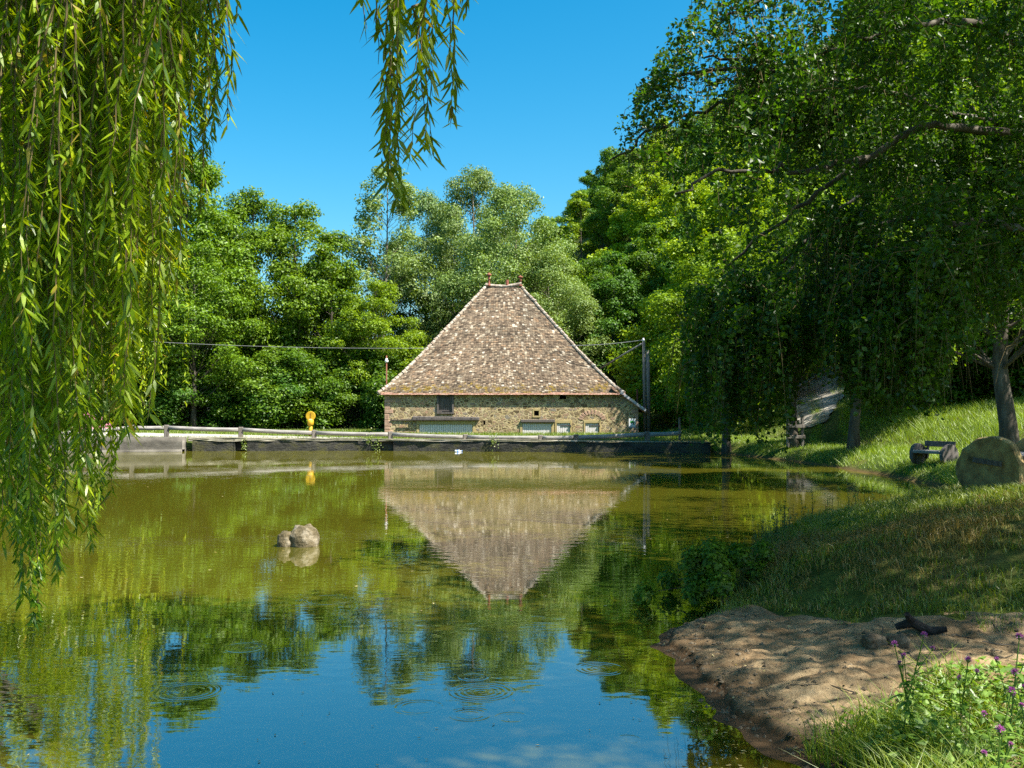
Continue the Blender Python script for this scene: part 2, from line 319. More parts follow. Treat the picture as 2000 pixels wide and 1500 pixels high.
def gridmesh(name, xs, ys, zf, mat, smooth=True):
    X, Y = np.meshgrid(xs, ys); Z = zf(X, Y); V = np.stack([X, Y, Z], -1).reshape(-1, 3)
    nx = len(xs); i = (np.arange(len(ys)-1)[:, None]*nx+np.arange(nx-1)[None, :]).reshape(-1, 1)
    return mobj(name, [(V, [i+np.array([[0, 1, nx+1, nx]])], 0)], mat, smooth=smooth)
def groundmat():
    m, t, out = newmat('ground_soil_grass'); p = N(t, 'ShaderNodeBsdfPrincipled', Roughness=1.); p.inputs['Specular IOR Level'].default_value = .1
    a = noise(t, .6, 8, .65); b = noise(t, 9, 7, .7)
    ra = ramp(t, [(.3, (.035, .06, .012)), (.5, (.07, .10, .02)), (.62, (.13, .12, .04)), (.75, (.2, .16, .08))], a.outputs['Fac'])
    rb = ramp(t, [(.3, (.45, .45, .45)), (.7, (1.3, 1.3, 1.3))], b.outputs['Fac'])
    mx = N(t, 'ShaderNodeMix', _data_type='RGBA', _blend_type='MULTIPLY'); mx.inputs[0].default_value = 1; t.links.new(ra.outputs[0], mx.inputs[6]); t.links.new(rb.outputs[0], mx.inputs[7])
    # silt below the waterline
    g = t.nodes.new('ShaderNodeTexCoord'); sx = t.nodes.new('ShaderNodeSeparateXYZ'); t.links.new(g.outputs['Object'], sx.inputs[0])
    mr = N(t, 'ShaderNodeMapRange'); mr.inputs[1].default_value = .02; mr.inputs[2].default_value = .10; t.links.new(sx.outputs[2], mr.inputs[0])
    m2 = N(t, 'ShaderNodeMix', _data_type='RGBA'); t.links.new(mr.outputs[0], m2.inputs[0]); m2.inputs[6].default_value = (.11, .075, .03, 1); t.links.new(mx.outputs[2], m2.inputs[7])
    t.links.new(m2.outputs[2], p.inputs['Base Color']); bp = N(t, 'ShaderNodeBump', Strength=.8, Distance=.03); t.links.new(b.outputs['Fac'], bp.inputs['Height']); t.links.new(bp.outputs[0], p.inputs['Normal'])
    t.links.new(p.outputs[0], out.inputs[0]); return m
xs = np.unique(np.concatenate([-np.geomspace(20, 900, 30), np.arange(-20, 0.5, 1.), np.arange(.5, 6, .09), np.arange(6, 14, .25), np.arange(14, 40, .8), np.geomspace(40, 900, 34)]))
ys = np.unique(np.concatenate([-np.geomspace(5, 300, 10), np.arange(-5, 2, .7), np.arange(2, 11, .09), np.arange(11, 22, .2), np.arange(22, 41, .5), np.arange(41, 48, .2), np.arange(48, 90, 1.2), np.geomspace(90, 1200, 44)]))
g = gridmesh('ground', xs, ys, terrain, groundmat()); tag(g, kind='structure')

# beach of brown sand
BEACH = np.array([(.5,8.6),(1.5,8.75),(1.95,8.5),(2.6,7.9),(3.3,7.5),(4.4,7.2),(5.4,6.6),(5.6,5.6),(3.4,5.0),(2.5,4.4),(1.9,3.9),(1.0,3.9),(.2,5)])
def polydist(poly, X, Y):
    global POND
    sv = POND; POND = poly; d = -pond_dist(X, Y); POND = sv; return d
def sandz(X, Y):
    m = polydist(BEACH, X, Y)+.18*vnoise(X, Y, 2.)+.12*vnoise(X, Y, 6.)
    prints = .03*vnoise(X*1.0, Y*1.5, 3.2)+.02*vnoise(X, Y*1.3, 7.)+.013*vnoise(X, Y, 15.)+.008*np.abs(vnoise(X, Y, 33.))
    return terrain(X, Y)+np.clip(m*.4, -.05, .05)+prints*sst(0, .3, m)*sst(-.02, .25, pond_dist(X, Y))
def sandmat():
    m, t, out = newmat('brown_sand'); p = N(t, 'ShaderNodeBsdfPrincipled', Roughness=.95); p.inputs['Specular IOR Level'].default_value = .15
    a = noise(t, 2.6, 9, .75); b = noise(t, 34, 6, .8)
    ra = ramp(t, [(.3, (.10, .064, .03)), (.45, (.21, .14, .075)), (.6, (.33, .24, .135)), (.75, (.46, .36, .22))], a.outputs['Fac']); rb = ramp(t, [(.3, (.5, .5, .5)), (.5, (1, 1, 1)), (.75, (1.4, 1.4, 1.4))], b.outputs['Fac'])
    mx = N(t, 'ShaderNodeMix', _data_type='RGBA', _blend_type='MULTIPLY'); mx.inputs[0].default_value = 1; t.links.new(ra.outputs[0], mx.inputs[6]); t.links.new(rb.outputs[0], mx.inputs[7])
    g = t.nodes.new('ShaderNodeTexCoord'); sx = t.nodes.new('ShaderNodeSeparateXYZ'); t.links.new(g.outputs['Object'], sx.inputs[0])
    mr = N(t, 'ShaderNodeMapRange'); mr.inputs[1].default_value = .035; mr.inputs[2].default_value = .10; t.links.new(sx.outputs[2], mr.inputs[0])
    m2 = N(t, 'ShaderNodeMix', _data_type='RGBA'); t.links.new(mr.outputs[0], m2.inputs[0]); m2.inputs[6].default_value = (.09, .055, .028, 1); t.links.new(mx.outputs[2], m2.inputs[7])
    t.links.new(m2.outputs[2], p.inputs['Base Color']); bp = N(t, 'ShaderNodeBump', Strength=.9, Distance=.012); t.links.new(b.outputs['Fac'], bp.inputs['Height']); t.links.new(bp.outputs[0], p.inputs['Normal'])
    t.links.new(p.outputs[0], out.inputs[0]); return m
b = gridmesh('beach', np.arange(.6, 5.8, .022), np.arange(3.6, 9.1, .022), sandz, sandmat()); tag(b, kind='structure')

# water: murky green pond, thin near the shore
def watermat():
    m, t, out = newmat('pond_water')
    tc = t.nodes.new('ShaderNodeTexCoord'); geo = tc.outputs['Object']
    n1 = N(t, 'ShaderNodeTexNoise', Scale=5., Detail=2., Roughness=.5); n2 = N(t, 'ShaderNodeTexNoise', Scale=.55, Detail=2.)
    mp = t.nodes.new('ShaderNodeMapping'); mp.inputs['Scale'].default_value = (.7, 1.3, 1); t.links.new(geo, mp.inputs[0]); t.links.new(mp.outputs[0], n1.inputs['Vector']); t.links.new(geo, n2.inputs['Vector'])
    mr = N(t, 'ShaderNodeMapRange'); mr.inputs[1].default_value = .4; mr.inputs[2].default_value = .62; mr.inputs[3].default_value = .15; t.links.new(n2.outputs['Fac'], mr.inputs[0])
    mu = N(t, 'ShaderNodeMath', _operation='MULTIPLY'); t.links.new(n1.outputs['Fac'], mu.inputs[0]); t.links.new(mr.outputs[0], mu.inputs[1])
    h = mu.outputs[0]
    rings = [(1170,1302,.17),(925,1318,.10),(940,1347,.20),(820,1376,.15),(918,1391,.13),(1000,1396,.10),(372,1346,.2),(480,1262,.16),(640,1170,.25),(1150,1118,.12),(1225,1437,.07)]
    for px, py, r0 in rings:
        D = 1.85*F/(py-800); cx = (px-1000)/F*D
        di = N(t, 'ShaderNodeVectorMath', _operation='DISTANCE'); di.inputs[1].default_value = (cx, D, 0); t.links.new(geo, di.inputs[0])
        s = N(t, 'ShaderNodeMath', _operation='MULTIPLY'); s.inputs[1].default_value = 150; t.links.new(di.outputs['Value'], s.inputs[0])
        s2 = N(t, 'ShaderNodeMath', _operation='SINE'); t.links.new(s.outputs[0], s2.inputs[0])
        e = N(t, 'ShaderNodeMapRange', _interpolation_type='SMOOTHSTEP'); e.inputs[1].default_value = r0; e.inputs[2].default_value = r0*1.25; e.inputs[3].default_value = 1; e.inputs[4].default_value = 0; t.links.new(di.outputs['Value'], e.inputs[0])
        e2 = N(t, 'ShaderNodeMapRange'); e2.inputs[1].default_value = r0*.35; e2.inputs[2].default_value = r0; e2.inputs[3].default_value = .25; t.links.new(di.outputs['Value'], e2.inputs[0])
        a = N(t, 'ShaderNodeMath', _operation='MULTIPLY'); t.links.new(s2.outputs[0], a.inputs[0]); t.links.new(e.outputs[0], a.inputs[1])
        a1 = N(t, 'ShaderNodeMath', _operation='MULTIPLY'); t.links.new(a.outputs[0], a1.inputs[0]); t.links.new(e2.outputs[0], a1.inputs[1])
        a2 = N(t, 'ShaderNodeMath', _operation='MULTIPLY_ADD'); a2.inputs[1].default_value = .1; t.links.new(a1.outputs[0], a2.inputs[0]); t.links.new(h, a2.inputs[2]); h = a2.outputs[0]
    bp = N(t, 'ShaderNodeBump', Strength=1., Distance=.0018); t.links.new(h, bp.inputs['Height'])
    gl = N(t, 'ShaderNodeBsdfGlossy', Roughness=.025); gl.inputs[0].default_value = (1, 1, 1, 1); t.links.new(bp.outputs[0], gl.inputs['Normal'])
    df = N(t, 'ShaderNodeBsdfDiffuse'); df.inputs[0].default_value = (.084, .078, .007, 1)
    tp = N(t, 'ShaderNodeBsdfTransparent'); tp.inputs[0].default_value = (.75, .62, .32, 1)
    at = N(t, 'ShaderNodeAttribute', _attribute_name='shallow'); md = N(t, 'ShaderNodeMixShader'); t.links.new(at.outputs['Fac'], md.inputs[0]); t.links.new(df.outputs[0], md.inputs[1]); t.links.new(tp.outputs[0], md.inputs[2])
    fr = N(t, 'ShaderNodeFresnel', IOR=1.5); t.links.new(bp.outputs[0], fr.inputs['Normal'])
    fm = N(t, 'ShaderNodeMapRange', _interpolation_type='SMOOTHSTEP'); fm.inputs[1].default_value = -.55; fm.inputs[2].default_value = .75; fm.inputs[3].default_value = .02; fm.inputs[4].default_value = .66; t.links.new(fr.outputs[0], fm.inputs[0])
    mx = N(t, 'ShaderNodeMixShader'); t.links.new(fm.outputs[0], mx.inputs[0]); t.links.new(md.outputs[0], mx.inputs[1]); t.links.new(gl.outputs[0], mx.inputs[2])
    t.links.new(mx.outputs[0], out.inputs[0]); return m
wx = np.unique(np.concatenate([-np.geomspace(6, 90, 14), np.arange(-6, 0, 1.), np.arange(0, 4, .1), np.arange(4, 12, .5)])); wy = np.unique(np.concatenate([np.arange(1, 10, .1), np.arange(10, 46, .8)]))
wt = gridmesh('water', wx, wy, lambda X, Y: X*0, watermat()); tag(wt, kind='structure')
X, Y = np.meshgrid(wx, wy); dep = np.maximum(-terrain(X, Y), 0).ravel(); at = wt.data.attributes.new('shallow', 'FLOAT', 'POINT')
at.data.foreach_set('value', (np.exp(-dep/.11)*.85*(Y.ravel() < 15)).astype(np.float32))

# road behind the wall, track up the hill
def ribbon(name, pts, widths, mat, lift=.02, seg=60):
    pts = np.array(pts, float); t = np.linspace(0, len(pts)-1, seg); k = np.arange(len(pts))
    cx = np.interp(t, k, pts[:, 0]); cyy = np.interp(t, k, pts[:, 1]); w_ = np.interp(t, k, widths); w_ = w_*(1+.18*vnoise(t*6, t*0, 1.)+.1*vnoise(t*19, t*0, 1.))
    for _ in range(6): cx[1:-1] = (cx[:-2]+2*cx[1:-1]+cx[2:])/4; cyy[1:-1] = (cyy[:-2]+2*cyy[1:-1]+cyy[2:])/4
    tx, ty = np.gradient(cx), np.gradient(cyy); l = np.hypot(tx, ty); nx_, ny_ = -ty/l, tx/l
    s = np.linspace(-.5, .5, 9); X = cx[:, None]+nx_[:, None]*w_[:, None]*s; Y = cyy[:, None]+ny_[:, None]*w_[:, None]*s
    Z = terrain(X, Y)+lift; V = np.stack([X, Y, Z], -1).reshape(-1, 3); i = (np.arange(seg-1)[:, None]*9+np.arange(8)[None]).reshape(-1, 1)
    o = mobj(name, [(V, [i+np.array([[0, 1, 10, 9]])], 0)], mat, smooth=True); tag(o, kind='structure'); return o
ribbon('road', [(-80,56),(-40,56.5),(-26,54.5),(-17,50.5),(-11,47.6),(-7,46.6)], [9,9,9.5,6.5,3,.6], M['road'], .03, 90)
ribbon('path', [(12.6,41),(13.4,44),(14.9,49),(17,57),(19.5,66),(24,78)], [.6,1.9,2.6,2.8,3,3], M['pathm'], .08, 110)

# ------------------------------------------------------------------ trees
def env_round(t): return np.sin(np.pi*np.clip(t*.93+.05, 0, 1)**.75)**.62
def env_tall(t): return (np.clip(t*5, 0, 1)**.5)*(1-t)**.55*1.25
def env_full(t): return np.clip((1.02-t)/.62, 0, 1)**.6*(.8+.2*np.clip(t*4, 0, 1))
def tree_geo(seed, H, CR, zb, env, ncl, ccr, nleaf, ls, trunk_r, flat=.65, up=.5, forks=1, lean=(0, 0), tip=.93):
    r = rs(seed); tv = []
    k = 9; zz = np.linspace(-.3, H*tip, k); wob = np.cumsum(r.normal(0, .012*H/3, (k, 2)), 0); wob[0] = 0; wob[1] *= .4
    path = np.c_[wob[:, 0]+lean[0]*zz/H, wob[:, 1]+lean[1]*zz/H, zz]; tr = trunk_r*(1-.88*np.linspace(0, 1, k)**.8); tr[0] *= 1.35
    tv.append(tube(path, tr, 9))
    t = r.uniform(0, 1, ncl)**.9; ang = r.uniform(0, 2*np.pi, ncl); rr = CR*env(t)*np.sqrt(r.uniform(.2, 1, ncl)); zc = zb+t*(H-zb-ccr*.5)
    ax = np.interp(zc, zz, path[:, 0]); ay = np.interp(zc, zz, path[:, 1])
    C_ = np.c_[ax+rr*np.cos(ang), ay+rr*np.sin(ang), zc]; cr = ccr*r.uniform(.6, 1.35, ncl)*(1.1-.45*t)
    for i in range(ncl):
        z0 = max(zb*.65, zc[i]-rr[i]*r.uniform(.6, 1.1)-.3); p0 = np.array([np.interp(z0, zz, path[:, 0]), np.interp(z0, zz, path[:, 1]), z0])
        mid = (p0+C_[i])/2+np.array([0, 0, -.06*rr[i]])+r.normal(0, .12, 3); rad = max(.02, trunk_r*.24*(1-z0/H))
        tv.append(tube([p0, mid, C_[i]], [rad, rad*.6, rad*.22], 5, cap=False))
    wgt = cr**2; cnt = np.maximum((nleaf*wgt/wgt.sum()).astype(int), 3); idx = np.repeat(np.arange(ncl), cnt); n = len(idx)
    d = nrm(r.normal(size=(n, 3))); d[:, 2] = np.where(r.uniform(size=n) < .45, np.abs(d[:, 2]), d[:, 2]); rad = cr[idx]*r.uniform(.05, 1, n)**.38*(1+.25*r.normal(size=n)*.5)
    c = C_[idx]+d*rad[:, None]*np.array([1, 1, flat]); nv = d*.7+np.array([0, 0, up])+r.normal(0, .45, (n, 3))
    s = ls*r.uniform(.55, 1.3, n); lf = leafquads(c, nv, s, s*.62, r, fold=.12)
    return tv, [lf]
ARCH = {}
def arch(key, leaf, bark, **k):
    tv, lf = tree_geo(**k); ARCH[key] = [tv, lf, leaf, bark, None, k['H']]
arch('broad_a', 'leaf', 'bark', seed=1, H=17, CR=5.4, zb=2.2, env=env_full, ncl=95, ccr=1.45, nleaf=44000, ls=.235, trunk_r=.28)
arch('broad_b', 'leaf', 'bark', seed=2, H=16, CR=4.9, zb=3.2, env=env_round, ncl=85, ccr=1.4, nleaf=38000, ls=.235, trunk_r=.26)
arch('tall_a', 'leaf', 'bark', seed=3, H=18, CR=3.9, zb=4.5, env=env_tall, ncl=75, ccr=1.25, nleaf=20000, ls=.28, trunk_r=.2)
arch('ash_a', 'leaf_pale', 'bark_pale', seed=4, H=22, CR=6.6, zb=5.5, env=env_full, ncl=120, ccr=1.6, nleaf=58000, ls=.215, trunk_r=.3, flat=.75, up=.3)
arch('ash_thin', 'leaf_pale', 'bark_pale', seed=6, H=21, CR=4.0, zb=10.5, env=env_round, ncl=60, ccr=1.15, nleaf=11000, ls=.25, trunk_r=.19, tip=.96)
arch('chestnut', 'leaf', 'bark', seed=7, H=15, CR=5.0, zb=1.6, env=env_full, ncl=120, ccr=1.25, nleaf=54000, ls=.215, trunk_r=.3, flat=.5, up=.8)
arch('lime', 'leaf', 'bark', seed=8, H=10.5, CR=3.3, zb=3.3, env=env_round, ncl=75, ccr=.95, nleaf=30000, ls=.15, trunk_r=.21)
arch('under', 'leaf', 'bark', seed=9, H=5, CR=2.7, zb=.2, env=env_full, ncl=50, ccr=.85, nleaf=17000, ls=.165, trunk_r=.09)
arch('hill_a', 'leaf', 'bark', seed=10, H=13, CR=4.4, zb=3, env=env_round, ncl=60, ccr=1.5, nleaf=17000, ls=.32, trunk_r=.2)
arch('hill_b', 'leaf', 'bark', seed=11, H=15, CR=3.2, zb=4.5, env=env_tall, ncl=50, ccr=1.25, nleaf=10000, ls=.36, trunk_r=.18)
def tree(key, X, Y, H, label, cat='tree', group=None, col=(1, 1, 1), wide=1., rz=None, name='tree', sink=.1, seed=None):
    A = ARCH[key]; s = H/A[5]; z = float(terrain(np.array([X]), np.array([Y]))[0])-sink
    rz = rz if rz is not None else (X*7.3+Y*3.1) % 6.28
    e = empty(name, (X, Y, z), rz, label, cat, group); e.scale = (s*wide, s*wide, s)
    if A[4] is None:
        t_ = mobj('trunk', A[0], M[A[3]], e, True); c_ = mobj('crown', A[1], M[A[2]], e); A[4] = (t_, c_)
    else:
        for src in A[4]: o = src.copy(); C.objects.link(o); o.parent = e
        c_ = e  # color set below
    for ch in [o for o in (A[4] if A[4][0].parent == e else [x for x in bpy.data.objects[-3:] if x.parent == e])]:
        pass
    LAST.append((e, col)); return e
LAST = []
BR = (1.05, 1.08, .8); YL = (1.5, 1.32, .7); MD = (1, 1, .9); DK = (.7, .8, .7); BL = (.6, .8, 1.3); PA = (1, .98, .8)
# left row, in front of the woods beyond the road
G1 = 'trees beyond the road left of the barn'
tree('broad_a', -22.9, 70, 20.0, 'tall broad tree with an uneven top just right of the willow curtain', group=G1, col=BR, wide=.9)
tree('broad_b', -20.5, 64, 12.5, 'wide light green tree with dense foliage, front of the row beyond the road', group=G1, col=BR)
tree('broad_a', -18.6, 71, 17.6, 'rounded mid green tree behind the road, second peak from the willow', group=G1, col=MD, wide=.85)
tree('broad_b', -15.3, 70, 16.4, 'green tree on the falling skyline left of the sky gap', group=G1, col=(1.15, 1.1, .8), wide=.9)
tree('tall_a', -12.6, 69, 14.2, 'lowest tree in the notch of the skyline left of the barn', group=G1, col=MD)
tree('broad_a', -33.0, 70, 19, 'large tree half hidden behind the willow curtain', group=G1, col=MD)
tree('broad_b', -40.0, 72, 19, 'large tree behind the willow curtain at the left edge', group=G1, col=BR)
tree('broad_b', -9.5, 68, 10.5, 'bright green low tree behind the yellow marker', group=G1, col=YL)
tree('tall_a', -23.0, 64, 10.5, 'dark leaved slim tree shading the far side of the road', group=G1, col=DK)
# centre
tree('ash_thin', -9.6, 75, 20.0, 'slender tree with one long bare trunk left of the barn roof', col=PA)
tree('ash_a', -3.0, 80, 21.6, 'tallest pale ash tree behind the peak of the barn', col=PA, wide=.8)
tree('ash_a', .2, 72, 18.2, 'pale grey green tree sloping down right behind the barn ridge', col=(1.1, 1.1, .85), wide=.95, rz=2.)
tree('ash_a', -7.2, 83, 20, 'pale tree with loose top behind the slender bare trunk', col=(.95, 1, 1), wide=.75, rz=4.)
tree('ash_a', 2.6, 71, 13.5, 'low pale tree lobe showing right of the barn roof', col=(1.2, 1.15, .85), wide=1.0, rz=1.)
# under-storey shrubs closing the wood
r = rs(40); G2 = 'dark bushes along the foot of the wood'
for i in range(30):
    x = -44+i*1.3+r.normal(0, .5); y = 64.5+r.uniform(0, 4)
    if x > -8: y += 3
    tree('under', x, y, r.uniform(3.5, 6), 'dark leafy bush at the foot of the wood beyond the road', 'bush', G2, col=(DK, MD, BL, DK)[i % 4], name='bush', wide=1.1)
# second row fills the woods
r = rs(41); G3 = 'trees deep in the wood behind the barn and the road'
for i in range(22):
    x = -48+i*2.7+r.normal(0, .6); y = r.uniform(79, 92)
    H = 11+3*np.exp(-((x+2)/10)**2)+(5.5 if x < -24 else 0) + (2 if x > 4 else 0)
    if -14 < x < -9: H = 9.5
    tree(('broad_b', 'broad_a', 'tall_a')[i % 3], x, y, H, 'green tree deep in the wood behind the first row of trees', group=G3, col=(DK, MD, BR)[i % 3])
# hillside wood
r = rs(42); G4 = 'trees of the wooded hillside'; hx = []
tries = 0
while len(hx) < 150 and tries < 6000:
    tries += 1
    y = r.uniform(84, 210); px = r.uniform(985, 2080); x = (px-1000)/F*y; s_ = x+.25*(y-100)
    if s_ < 4 or (y < 100 and x < 8): continue
    if any((x-a)**2+(y-b_)**2 < 4.6**2 for a, b_ in hx): continue
    if abs(x-(19.5+(y-66)*.37)) < 3 and y < 84: continue
    hx.append((x, y))
for i, (x, y) in enumerate(hx):
    k = vnoise(x, y, .09)+.3*r.normal()
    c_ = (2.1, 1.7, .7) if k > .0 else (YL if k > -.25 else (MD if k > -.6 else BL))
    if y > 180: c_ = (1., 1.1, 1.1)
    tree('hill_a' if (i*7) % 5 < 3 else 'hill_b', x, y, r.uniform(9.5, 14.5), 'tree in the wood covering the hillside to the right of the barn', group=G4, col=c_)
# right middle distance
G5 = 'trees at the foot of the hill right of the barn'
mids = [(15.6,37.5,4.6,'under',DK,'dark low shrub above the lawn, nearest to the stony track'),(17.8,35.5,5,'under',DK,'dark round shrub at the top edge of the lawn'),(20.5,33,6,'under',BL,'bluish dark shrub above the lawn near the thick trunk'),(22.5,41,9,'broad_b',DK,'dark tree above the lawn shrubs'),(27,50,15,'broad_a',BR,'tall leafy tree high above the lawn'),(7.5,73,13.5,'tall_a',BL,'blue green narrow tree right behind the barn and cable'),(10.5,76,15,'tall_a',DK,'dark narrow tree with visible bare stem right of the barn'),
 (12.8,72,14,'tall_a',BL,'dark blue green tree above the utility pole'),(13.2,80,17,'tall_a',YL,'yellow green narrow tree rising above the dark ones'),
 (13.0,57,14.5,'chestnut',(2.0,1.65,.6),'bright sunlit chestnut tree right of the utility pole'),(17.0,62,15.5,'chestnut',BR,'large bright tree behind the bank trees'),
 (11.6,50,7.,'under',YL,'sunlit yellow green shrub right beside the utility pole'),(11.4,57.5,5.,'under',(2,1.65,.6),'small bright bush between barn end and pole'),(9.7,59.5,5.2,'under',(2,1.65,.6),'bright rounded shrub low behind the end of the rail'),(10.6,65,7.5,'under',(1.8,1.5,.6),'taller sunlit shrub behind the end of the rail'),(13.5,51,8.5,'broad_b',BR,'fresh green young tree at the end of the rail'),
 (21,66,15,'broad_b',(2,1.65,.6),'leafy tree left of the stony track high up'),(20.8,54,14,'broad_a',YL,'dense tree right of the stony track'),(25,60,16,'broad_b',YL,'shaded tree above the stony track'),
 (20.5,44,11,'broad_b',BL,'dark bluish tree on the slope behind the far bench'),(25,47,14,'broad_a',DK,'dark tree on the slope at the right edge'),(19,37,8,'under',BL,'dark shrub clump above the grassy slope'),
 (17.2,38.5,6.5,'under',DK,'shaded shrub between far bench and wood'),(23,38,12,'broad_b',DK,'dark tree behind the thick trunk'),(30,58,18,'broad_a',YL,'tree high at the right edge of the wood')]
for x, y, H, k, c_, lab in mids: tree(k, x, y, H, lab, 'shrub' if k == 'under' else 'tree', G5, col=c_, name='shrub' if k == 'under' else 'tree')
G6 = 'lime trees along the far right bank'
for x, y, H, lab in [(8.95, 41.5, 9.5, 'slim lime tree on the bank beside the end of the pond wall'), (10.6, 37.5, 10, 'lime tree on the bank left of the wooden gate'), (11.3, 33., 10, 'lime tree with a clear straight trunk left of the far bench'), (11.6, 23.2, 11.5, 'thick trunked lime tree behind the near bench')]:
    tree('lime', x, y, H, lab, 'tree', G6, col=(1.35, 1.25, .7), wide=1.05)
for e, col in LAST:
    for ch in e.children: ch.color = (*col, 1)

# ------------------------------------------------------------------ near birch on the right
def spread(path, n, rng, sig):
    p = np.array(path); t = rng.uniform(0, len(p)-1, n); k = np.arange(len(p)); c = np.stack([np.interp(t, k, p[:, j]) for j in range(3)], 1)
    return c+rng.normal(0, 1, (n, 3))*np.array(sig), t/(len(p)-1)
bz = float(terrain(np.array([9.6]), np.array([12.5]))[0])
birch = empty('birch_tree', (0, 0, 0), 0, 'large overhanging birch with drooping dark branches filling the upper right', 'tree')
base = np.array([9.6, 12.5, bz-.2])
trunkp = [base, base+[-.1, 0, 2.5], base+[-.5, -.1, 5], base+[-1.1, -.2, 7.5], base+[-1.3, 0, 10], base+[-1.5, .2, 12.5]]
bt = [tube(trunkp, [.32, .27, .23, .18, .12, .05], 12)]
limbs = [  # from the trunk towards the pond: list of (px,py,D)
 [(2350,330,12.2),(2150,240,11.6),(1990,250,11.2),(1820,205,10.8),(1640,150,10.8),(1480,110,11),(1370,100,11)],
 [(2300,150,12),(2050,0,11.5),(1850,-90,11.5),(1640,-60,11.5),(1470,0,11.5),(1400,40,11.4)],
 [(2350,420,12),(2100,280,11),(1960,262,10.4),(1820,230,10),(1700,300,10),(1600,380,10.2),(1500,450,10.4),(1420,520,10.6)],
 [(2330,480,12.3),(2120,380,12),(1980,330,11.8),(1860,400,11.6),(1740,440,11.4),(1600,440,11.2),(1480,560,11),(1400,640,11)],
 [(1700,170,11),(1560,190,11.3),(1450,190,11.5),(1340,220,11.7),(1260,260,11.8),(1200,310,11.9)],
 [(1560,130,11),(1440,130,11.3),(1320,140,11.6),(1240,190,11.9)],
 [(1700,300,10),(1600,330,9.6),(1500,330,9.4),(1400,330,9.3),(1330,380,9.3)],
 [(2200,200,11),(2000,60,10),(1850,30,9.4),(1720,60,9.2),(1600,100,9.2)],
 [(2350,520,12),(2150,470,10.8),(2000,440,10),(1880,430,9.6),(1780,470,9.4),(1700,530,9.4)],
 [(2380,650,12),(2200,620,11.5),(2060,560,11.3),(1960,560,11.2),(1880,600,11.2)],
 [(2380,400,13),(2200,350,13.5),(2050,300,14),(1900,300,14.3),(1750,330,14.5),(1620,420,14.5),(1520,560,14.5)],
]
for L in limbs:
    pts = [P(*q) for q in L]; n_ = len(pts); t = np.linspace(0, n_-1, n_*4); pts = np.array(pts); p2 = np.stack([np.interp(t, np.arange(n_), pts[:, j]) for j in range(3)], 1)
    for _ in range(3): p2[1:-1] = (p2[:-2]+2*p2[1:-1]+p2[2:])/4
    p2 += rs(int(L[0][1])).normal(0, .02, p2.shape)
    bt.append(tube(p2, np.linspace(.06 if L[0][0] > 2000 else .03, .012, len(p2)), 7))
mobj('trunk', bt, M['bark'], birch, True)
rng = rs(77)
def twigs(starts, length, rng, leaf, step=.035, perstep=2, drift=.25):
    """drooping leafy twigs; returns leaf centres + directions and twig tubes"""
    cs, ds, tv = [], [], []
    for s, L in zip(starts, length):
        n = max(4, int(L/step)); a = rng.uniform(0, 2*np.pi); dr = np.array([math.cos(a), math.sin(a)])*rng.uniform(.1, 1)*drift
        q = np.linspace(0, 1, n); x = s[0]+dr[0]*np.sqrt(q)*L; y = s[1]+dr[1]*np.sqrt(q)*L; z = s[2]-L*(1-.6*min(drift, 1)*(a % 1.))*q**1.3+.15*L*np.sin(q*3)
        p = np.stack([x, y, z], 1); p[:, :2] += np.cumsum(rng.normal(0, .004, (n, 2)), 0)
        sel = p[[0, n//3, 2*n//3, n-1]]; tv.append(tube(sel, [.006, .004, .003, .0015], 3, cap=False))
        k = perstep; c = np.repeat(p, k, 0); d = rng.normal(size=(len(c), 3)); d[:, 2] = -np.abs(d[:, 2])*.8-.3; d = nrm(d); cs.append(c+d*leaf*.5+rng.normal(0, .035, c.shape)); ds.append(d)
    return np.concatenate(cs), np.concatenate(ds), tv
groups = []
def add(limb, n, sig, lmin, lmax, t0=0, t1=1):
    pts = np.array([P(*q) for q in limb]); s, t = spread(pts, int(n*1.0), rng, sig); k = (t >= t0) & (t <= t1); s = s[k]
    groups.append((s, rng.uniform(lmin, lmax, len(s))))
sg = (.28, .5, .28)
for L, n, lo, hi in [(limbs[0], 190, .3, 1.), (limbs[1], 210, .3, 1.), (limbs[2], 70, .3, .8), (limbs[3], 60, .3, .9), (limbs[4], 150, .25, .6), (limbs[5], 120, .25, .55), (limbs[6], 50, .3, .6), (limbs[7], 150, .3, 1.1), (limbs[8], 190, .4, 1.2), (limbs[9], 110, .4, 1.), (limbs[10], 60, .4, 1.)]:
    add(L, n, sg, lo, hi)
# long hanging masses (px range, top y, bottom y, depth)
for px0, px1, y0, y1, D, n in [(1340,1430,560,900,10.8,46),(1420,1550,520,905,10.6,80),(1500,1600,520,760,10.2,30),(1640,1860,480,810,9.6,190),(1670,1840,600,835,9.4,110),(1560,1700,400,690,10.5,70),(1850,2050,350,640,11,120),(1700,2050,200,480,11.5,120),(1420,1700,60,380,11.5,120)]:
    s = np.array([P(a, b_, D+rng.normal(0, .45)) for a, b_ in zip(rng.uniform(px0, px1, n), rng.uniform(y0, (y0+y1)/2, n))])
    e = np.array([(y1-b_)/F*D for b_ in (1.85-s[:, 2])*F/D+800]); groups.append((s, np.maximum(.25, e*rng.uniform(.55, 1., n))))
cs, ds, tv = [], [], []
for gi, (s, l) in enumerate(groups):
    ppx = s[:, 0]/s[:, 1]*F+1000; ppy = 800-(s[:, 2]-1.85)/s[:, 1]*F; k = ppx > np.interp(ppy, [-80, 0, 120, 230, 330, 420, 600], [1375, 1360, 1260, 1200, 1180, 1290, 1340])
    a, b_, c_ = twigs(s[k], l[k], rng, .055, .03, 3, .8 if gi < 11 else .4); cs.append(a); ds.append(b_); tv += c_
